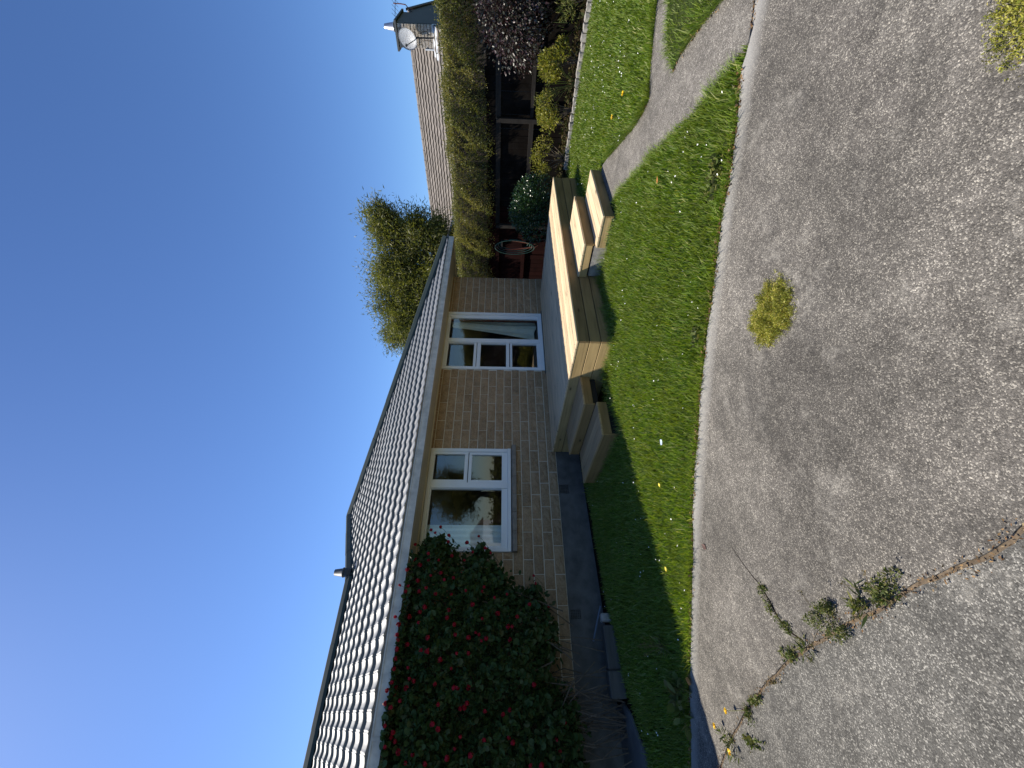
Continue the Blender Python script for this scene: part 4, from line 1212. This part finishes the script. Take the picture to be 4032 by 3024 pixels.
# ------------------------------------------------------------------ lawns
def lawn_height(x, y): return gz_np(x, y) - .035
def grass(name, poly, dens, exc, hmin, hmax, width):
    px, py = scatter(poly, dens, exc)
    tuft = .5 + .5 * np.sin(px * 5.3 + 1.7 * np.sin(py * 4.1)) * np.sin(py * 6.1 + px)
    h = RNG.uniform(hmin, hmax, len(px)) * (.8 + .45 * tuft) * (1 + .5 * (RNG.random(len(px)) < .03))
    return blades(px, py, lawn_height(px, py), h, RNG.uniform(.7, 1.3, len(px)) * width, RNG.uniform(.1, 1.0, len(px)) * h * .75, MAT['grass'], name)
tag(grass('lawn_grass', LAWN1, 6500, EXC, .04, .08, .0075), 'short green lawn between the driveway and the deck', 'grass', kind='stuff')
tag(grass('far_lawn_grass', LAWN2, 3500, EXC, .035, .07, .011), 'green lawn between the path and the stone-edged bed', 'grass', kind='stuff')
tag(grass('island_grass', ISLAND, 5500, [], .05, .09, .008), 'wedge of grass between the two arms of the path', 'grass', kind='stuff')

def edge_tufts(name, line, side, dens, hr, label, spread=.05, every=.0):
    px, py, dr = [], [], []
    for (ax, ay), (bx, by) in zip(line, line[1:]):
        L = math.hypot(bx - ax, by - ay); k = int(L * dens)
        t = RNG.random(k)
        nx_, ny_ = (by - ay) / L * side, -(bx - ax) / L * side
        o = RNG.uniform(-.01, spread, k)
        px.append(ax + (bx - ax) * t + nx_ * o); py.append(ay + (by - ay) * t + ny_ * o)
        dr.append(np.full(k, math.atan2(-ny_, -nx_)) + RNG.normal(0, .9, k))
    px, py, dr = map(np.concatenate, (px, py, dr))
    keep = np.ones(len(px), bool)
    for x0, x1, y0, y1 in EXC: keep &= ~((px > x0) & (px < x1) & (py > y0) & (py < y1))
    px, py, dr = px[keep], py[keep], dr[keep]
    wv = .55 + .45 * np.sin(px * 7 + py * 5) * np.sin(px * 3.1 - py * 8.7)
    h = RNG.uniform(hr[0], hr[1], len(px)) * (.6 + .7 * wv)
    o = blades(px, py, lawn_height(px, py), h, RNG.uniform(.003, .006, len(px)), h * RNG.uniform(.3, 1.1, len(px)), MAT['grass'], name, None, 1.0, dr)
    return tag(o, label, 'grass', kind='stuff')
edge_tufts('edge_grass', T_EDGE[1:], -1, 700, (.04, .09), 'longer grass leaning over the near edge of the path')
edge_tufts('edge_grass', L_EDGE[:9], -1, 700, (.07, .15), 'longer grass leaning over the far edge of the path')
edge_tufts('edge_grass', D_EDGE[3:], 1, 420, (.05, .12), 'ragged grass along the edge of the driveway', .06)
edge_tufts('deck_grass', [(3.52, 3.56), (4.7, 3.56), (4.72, 3.0), (4.68, 2.62)], 1, 420, (.06, .15), 'uncut grass along the foot of the deck front', .05)
edge_tufts('deck_grass', [(2.55, 5.5), (2.54, 4.12), (3.52, 4.12), (3.52, 3.56)], 1, 420, (.05, .14), 'uncut grass along the foot of the side steps', .05)
edge_tufts('deck_grass', [(5.97, 2.62), (6.08, 3.56), (7.78, 3.56)], 1, 350, (.06, .13), 'uncut grass along the foot of the deck beyond the front steps', .05)
edge_tufts('island_edge_grass', ISLAND, 1, 700, (.05, .12), 'grass fringe around the wedge of lawn in the path', .05)
# brown litter and dry roots along the driveway edge
def litter(name, line, dens, off, label, size=(.012, .035)):
    P = []
    for (ax, ay), (bx, by) in zip(line, line[1:]):
        k = max(1, int(math.hypot(bx - ax, by - ay) * dens))
        t = RNG.random(k); L = math.hypot(bx - ax, by - ay)
        nx_, ny_ = (by - ay) / L, -(bx - ax) / L
        o = RNG.normal(off, .018, k)
        x = ax + (bx - ax) * t + nx_ * o; y = ay + (by - ay) * t + ny_ * o
        P.append(np.stack([x, y, gz_np(x, y) + RNG.uniform(-.015, .012, k)], 1))
    P = np.concatenate(P)
    D = RNG.normal(0, 1, P.shape) * np.array([1, 1, .25])
    return tag(leaf_cloud(name, P, D, RNG.uniform(size[0], size[1], len(P)), 'small', MAT['leafy_dead']), label, 'litter', kind='stuff')
litter('leaf_litter', D_EDGE[2:], 260, .010, 'dry brown leaf litter along the driveway edge')
litter('dry_roots', [(3.05, .54), (3.13, .43), (3.24, .25), (3.3, .14)], 700, .0, 'dry orange moss in the joint between path and driveway', (.008, .022))
litter('dry_thatch', L_EDGE[:6] , 160, -.015, 'dry straw along the far path edge', (.012, .03))
litter('dry_thatch', ISLAND[-5:] + ISLAND[:1], 260, .0, 'dry straw along the wedge of lawn', (.012, .03))
litter('crack_litter', CR[4:], 420, .0, 'brown litter lying in the driveway joint', (.006, .016))

def daisies(poly, n, label, r):
    px, py = scatter(poly, n, EXC)
    cl = np.sin(px * 3.7 + 2 * np.sin(py * 2.9)) * np.sin(py * 5.1 + px * 1.3)
    k = cl > RNG.uniform(-.3, .9, len(px)); px, py = px[k], py[k]
    z = lawn_height(px, py) + RNG.uniform(.055, .085, len(px))
    a = np.arange(6) * np.pi / 3
    rr = r * RNG.uniform(.6, 1.2, len(px))
    V = np.stack([px[:, None] + rr[:, None] * np.cos(a), py[:, None] + rr[:, None] * np.sin(a), z[:, None] + rr[:, None] * .5 * np.sin(a + px[:, None] * 40)], 2)
    F = np.arange(len(px) * 6).reshape(-1, 6)
    return tag(mesh_obj('daisies', np_mesh('daisies', V.reshape(-1, 3), [F], MAT['daisy'])), label, 'daisies', kind='stuff')
daisies(LAWN1, 40, 'tiny white daisies dotted through the near lawn', .006)
daisies(LAWN2, 55, 'tiny white daisies dotted through the far lawn', .007)

# ------------------------------------------------------------------ moss, weeds and small things
def moss(name, outline, n, hmax, label):
    P = np.array(outline); c = P.mean(0)
    px, py = scatter(outline, n / (np.prod(P.max(0) - P.min(0)) * .7))
    ang = np.arctan2(py - c[1], px - c[0]); dist = np.hypot(px - c[0], py - c[1])
    pa = np.arctan2(P[:, 1] - c[1], P[:, 0] - c[0]); o = np.argsort(pa)
    rmax = np.interp(ang, np.r_[pa[o] - 2 * np.pi, pa[o], pa[o] + 2 * np.pi], np.tile(np.hypot(P[:, 0] - c[0], P[:, 1] - c[1])[o], 3))
    rmax = rmax * (.88 + .07 * np.sin(ang * 5 + c[0] * 9) + .07 * np.sin(ang * 11 + 1) + .06 * np.sin(ang * 23))
    e = np.clip(1 - dist / np.maximum(rmax, .02), 0, 1)
    bump = .6 + .4 * np.sin(px * 31 + 2 * np.sin(py * 27)) * np.sin(py * 37 + px * 11)
    keep = RNG.random(len(px)) < np.clip(.06 + 2.6 * e, 0, 1)
    px, py, e, bump = px[keep], py[keep], e[keep], bump[keep]
    h = (.006 + hmax * np.sqrt(e) * bump) * RNG.uniform(.45, 1.15, len(px))
    t = thing(name, (c[0], c[1], gz(c[0], c[1])), label, 'moss')
    gzv = gz_np(px, py)
    blades(px, py, gzv - .002, h, np.full(len(px), .0022), h * RNG.uniform(.1, .6, len(px)), MAT['moss'], 'stems', t)
    k = RNG.random(len(px)) < .8
    Pt = np.stack([px[k], py[k], gzv[k] + h[k]], 1)
    leaf_cloud('heads', Pt, RNG.normal(0, 1, Pt.shape) + np.array([0, 0, .7]), RNG.uniform(.005, .011, len(Pt)), 'small', MAT['moss'], t)
    return t
moss('moss_patch', [(1.83, 1.63), (1.88, 1.47), (1.86, 1.30), (1.73, 1.27), (1.62, 1.30), (1.55, 1.38), (1.53, 1.48), (1.56, 1.60), (1.62, 1.70), (1.72, 1.70)], 14000, .06, 'yellow-green moss cushion growing in the middle of the driveway')
moss('moss_patch', [(1.72, .20), (1.72, .05), (1.6, -.1), (1.45, -.1), (1.36, .05), (1.38, .25), (1.42, .36), (1.5, .36), (1.6, .33)], 9000, .04, 'yellow-green moss patch on the driveway nearest the camera')

def weed(c, r, n, shape, size, mat, label, h=.05, stalks=0, flower=None, up=.35):
    b = (c[0], c[1], gz(*c))
    t = thing('weed', b, label, 'weed')
    a = RNG.uniform(0, 2 * np.pi, n); q = RNG.random(n) ** .8
    ns = 6; sub = RNG.integers(0, ns, n); so_ = RNG.normal(0, .5, (ns, 2)); sr = RNG.uniform(.25, .7, ns)
    P = np.stack([c[0] + r[0] * (so_[sub, 0] + sr[sub] * q * np.cos(a)), c[1] + r[1] * (so_[sub, 1] + sr[sub] * q * np.sin(a)), b[2] + h * RNG.uniform(.5, 1.2, ns)[sub] * (1 - q ** 2) * RNG.random(n) + .002], 1)
    D = np.stack([np.cos(a), np.sin(a), np.full(n, up)], 1) * .6 + RNG.normal(0, .6, (n, 3))
    leaf_cloud('leaves', P, D, RNG.uniform(size[0], size[1], n), shape, MAT[mat], t)
    for i in range(stalks):
        an = random.uniform(0, 6.28); L = random.uniform(.6, 1.4) * h + .03
        tip = (c[0] + math.cos(an) * r[0] * 1.3, c[1] + math.sin(an) * r[1] * 1.3, b[2] + L)
        MB().tube([b, ((b[0] + tip[0]) / 2, (b[1] + tip[1]) / 2, b[2] + L * .7), tip], [.0014, .0012, .001], 5).build('stalk', MAT['dryweed'], t)
        hd = np.array(tip) + RNG.normal(0, .005, (10, 3))
        leaf_cloud('seed_head', hd, RNG.normal(0, 1, (10, 3)), np.full(10, .011), 'small', MAT['dryweed'], t)
    for f in flower or []:
        tip = (f[0], f[1], gz(f[0], f[1]) + .05)
        MB().tube([b, ((b[0] + tip[0]) / 2, (b[1] + tip[1]) / 2, b[2] + .035), tip], .002, 5).build('stalk', MAT['weed'], t)
        k = 14
        an = np.arange(k) * 2 * np.pi / k
        dd = np.stack([np.cos(an), np.sin(an), np.full(k, .35)], 1)
        leaf_cloud('flower', np.repeat(np.array([tip]), k, 0), dd, np.full(k, .021), 'oval', MAT['yellow'], t)
    return t
weed((.372, 1.79), (.06, .12), 750, 'small', (.008, .02), 'weed', 'largest straggly weed with dry seed heads in the driveway joint', .06, 7)
weed((.372, 1.93), (.045, .05), 26, 'narrow', (.04, .08), 'weed', 'tuft of broad green blades in the joint between the two big weeds', .03)
weed((.34, 2.15), (.085, .10), 1300, 'small', (.006, .015), 'weed', 'dense bushy green weed in the middle of the driveway joint', .085, 2)
weed((.25, 2.42), (.04, .05), 26, 'narrow', (.04, .07), 'weed', 'small grassy sprig where the side crack meets the joint', .03)
weed((.235, 2.57), (.035, .06), 150, 'small', (.012, .024), 'weed', 'small round-leaved weed in the joint beyond the side crack', .03)
weed((.14, 2.84), (.02, .07), 90, 'small', (.008, .018), 'dryweed', 'withered brown weed lying in the driveway joint', .02)
weed((.07, 3.09), (.03, .05), 150, 'small', (.012, .026), 'weed', 'dark green clump in the joint before the dandelions', .035)
weed((.01, 3.24), (.04, .05), 120, 'small', (.012, .024), 'weed', 'leafy weed in the joint with one yellow flower', .04, 0, [(.01, 3.44)])
weed((-.145, 3.30), (.03, .10), 90, 'oval', (.012, .035), 'weed', 'sprawling dark green rosette on the driveway slab left of the joint', .03, 1)
weed((-.15, 3.61), (.05, .09), 70, 'narrow', (.03, .07), 'weed', 'dandelion with two yellow flowers at the far end of the joint', .03, 0, [(-.07, 3.69), (-.20, 3.57)])
weed((.50, 2.565), (.055, .03), 260, 'small', (.008, .018), 'weed', 'olive weed filling the far half of the side crack', .025)
weed((.375, 2.505), (.045, .03), 260, 'small', (.008, .016), 'weed', 'blue-green weed filling the near half of the side crack', .03)
weed((2.80, 1.24), (.14, .14), 130, 'oval', (.025, .06), 'weed', 'broad-leaved weed in the lawn near the pointed end', .06)
weed((2.19, 2.10), (.06, .05), 60, 'oval', (.025, .05), 'weed', 'pale-leaved weed at the driveway edge beside the lawn', .03)
weed((.13, 4.30), (.22, .12), 90, 'oval', (.06, .12), 'weed', 'broad dock leaves in the shaded lawn by the driveway edge', .08)
weed((.47, 4.34), (.05, .05), 30, 'narrow', (.06, .12), 'weed', 'tall bare flower stalks rising from the shaded lawn edge', .18, 8)
# earth filling the joint between the slabs
fm = MB()
for p, q in zip(CR, CR[1:]):
    fm.add([(p[0] - .0075, p[1], gz(*p) - .007), (q[0] - .0075, q[1], gz(*q) - .007), (q[0] + .0075, q[1], gz(*q) - .007), (p[0] + .0075, p[1], gz(*p) - .007)], [(0, 3, 2, 1)])
tag(fm.build('driveway_joint', m_plain('joint_earth', (.13, .10, .07), .95, .5, 40, .8, 120, spec=.1)), kind='structure')
# thin side crack in the slab
cm = MB()
sc_ = [(.85, 2.73), (.713, 2.668), (.65, 2.63), (.589, 2.591), (.503, 2.559), (.406, 2.544), (.336, 2.493), (.285, 2.417)]
for i, (p, q) in enumerate(zip(sc_, sc_[1:])):
    w0, w1 = .0012 + .0008 * i, .002 + .0008 * i
    cm.add([(p[0], p[1] - w0, gz(*p) + .002), (q[0], q[1] - w1, gz(*q) + .002), (q[0], q[1] + w1, gz(*q) + .002), (p[0], p[1] + w0, gz(*p) + .002)], [(0, 1, 2, 3)])
tag(cm.build('driveway_crack', MAT['soil']), kind='structure')

def curled_leaf(x, y, s, mat, label, rot, dz=.004, name='fallen_leaf'):
    v = []
    for i in range(7):
        t = i / 6; w = .34 * math.sin(math.pi * min(1, t * 1.02)) + .01
        z = .16 * (t - .5) ** 2 * 4 * .5
        v += [((t - .5) * s, -w * s, (z + .18 * w) * s), ((t - .5) * s, 0, z * s), ((t - .5) * s, w * s, (z + .18 * w) * s)]
    f = []
    for i in range(6):
        a = i * 3
        f += [(a, a + 1, a + 4, a + 3), (a + 1, a + 2, a + 5, a + 4)]
    o = mesh_obj(name, new_mesh(name, v, f, mat))
    o.location = (x, y, gz(x, y) + dz); o.rotation_euler = (random.uniform(-.2, .2), random.uniform(-.2, .2), rot)
    return tag(o, label, 'leaf')
BR = m_plain('brown_leaf', (.07, .028, .02), .7, .3, 60); OR = m_plain('orange_leaf', (.5, .2, .05), .7, .3, 60); YL = m_plain('yellow_leaf', (.7, .55, .05), .7, .2, 60)
curled_leaf(.955, 3.075, .055, BR, 'dark brown curled leaf lying alone on the driveway near the lawn', .6)
curled_leaf(1.60, 3.42, .05, YL, 'small yellow leaf in the sunlit lawn near the shadow edge', 1.2, .04)
curled_leaf(.985, 3.79, .045, YL, 'yellow petal on the narrow end of the near lawn', .2, .045)
curled_leaf(3.60, 1.66, .07, OR, 'orange-brown leaf lying on the lawn beside the path', 2.0, .045)
curled_leaf(.20, 4.02, .08, OR, 'curled brown leaf in the litter at the driveway edge', 1.0, .02)
for (x, y, lb) in ((5.37, 1.54, 'lone dandelion flower in the far lawn close to the path'), (5.66, 1.87, 'lone dandelion flower in the far lawn nearer the deck')):
    t = thing('dandelion', (x, y, gz(x, y) - .03), lb, 'flower')
    MB().tube([(x, y, gz(x, y) - .03), (x, y, gz(x, y) + .05)], .003, 5).build('stalk', MAT['weed'], t)
    k = 16; an = np.arange(k) * 2 * np.pi / k
    leaf_cloud('petals', np.repeat(np.array([[x, y, gz(x, y) + .05]]), k, 0), np.stack([np.cos(an), np.sin(an), np.full(k, .4)], 1), np.full(k, .03), 'oval', MAT['yellow'], t)
PLB = m_plain('pale_blue_plastic', (.55, .66, .80), .35, .05)
o = curled_leaf(1.85, 3.10, .07, PLB, 'scrap of pale blue plastic lying in the near lawn', .3, .05, 'plastic_scrap'); o['category'] = 'litter'

# ------------------------------------------------------------------ across the driveway, behind the camera (mirrored in the glass)
tree('street_tree', (10.6, -11.5, -.1), 2.4, [((10.7, -11.5, 5.2), (1.3, 1.3, 1.3)), ((9.8, -11.3, 4.0), (1.1, 1.2, 1.2)), ((11.4, -11.6, 4.2), (1.0, 1.2, 1.2)), ((10.5, -11.4, 3.2), (1.4, 1.3, .9))], 240, 70, (.12, .24), 'tree',
     'round leafy tree behind the camera, mirrored in the big window', .3, .2, 'narrow', 5)
wh = thing('white_house', (9.1, -17, -.1), 'white weatherboard house behind the camera, mirrored in the window', 'house')
for i in range(12): MB().box(8.1, 10.1, -14.55 + .012 * (i % 2), -14.4, -.1 + i * .2, -.1 + (i + 1) * .2 - .004).build('weatherboard', MAT['white'], wh)
MB().add([(7.9, -14.39, 2.3), (10.3, -14.39, 2.3), (9.1, -14.39, 3.1), (7.9, -20, 2.3), (10.3, -20, 2.3), (9.1, -20, 3.1)], [(0, 1, 2), (1, 4, 5, 2), (0, 2, 5, 3), (3, 5, 4)]).build('roof', MAT['ntile'], wh)
MB().box(8.15, 10.05, -19.8, -14.56, -.1, 2.3).build('wall', MAT['white'], wh)
bh = thing('far_house', (24, -17, -.1), 'cream house with brown roof behind the camera, mirrored in the door panes', 'house')
MB().box(21, 28, -20, -14.5, -.1, 2.6).build('wall', MAT['white'], bh)
MB().add([(20.6, -14.2, 2.6), (28.4, -14.2, 2.6), (28.4, -20.4, 2.6), (20.6, -20.4, 2.6), (22.6, -17.3, 4.3), (26.4, -17.3, 4.3)], [(0, 1, 5, 4), (1, 2, 5), (2, 3, 4, 5), (3, 0, 4)]).build('roof', MAT['red_wood'], bh)
MB().box(23, 24.2, -14.49, -14.44, .8, 2.0).build('window', MAT['black'], bh)
hd = thing('boundary_hedge', (14, -8.3, -.1), 'long green hedge behind the camera across the driveway', 'hedge')
n = 9000
hy = RNG.uniform(7, 32, n); hz = RNG.uniform(.0, 1.7, n) ** 1.0
P = np.stack([hy, -8 - .25 * np.sin(hy * 3) - RNG.exponential(.12, n), hz + .08 * np.sin(hy * 5)], 1)
leaf_cloud('foliage', P, RNG.normal(0, 1, P.shape) + np.array([0, .6, .4]), RNG.uniform(.1, .2, n), 'oval', MAT['tree'], hd)
MB().box(7, 32, -9.4, -8.35, -.1, 1.55).build('dark_filler', MAT['dark_bark'], hd)  # same kind of added dark box behind the leaves
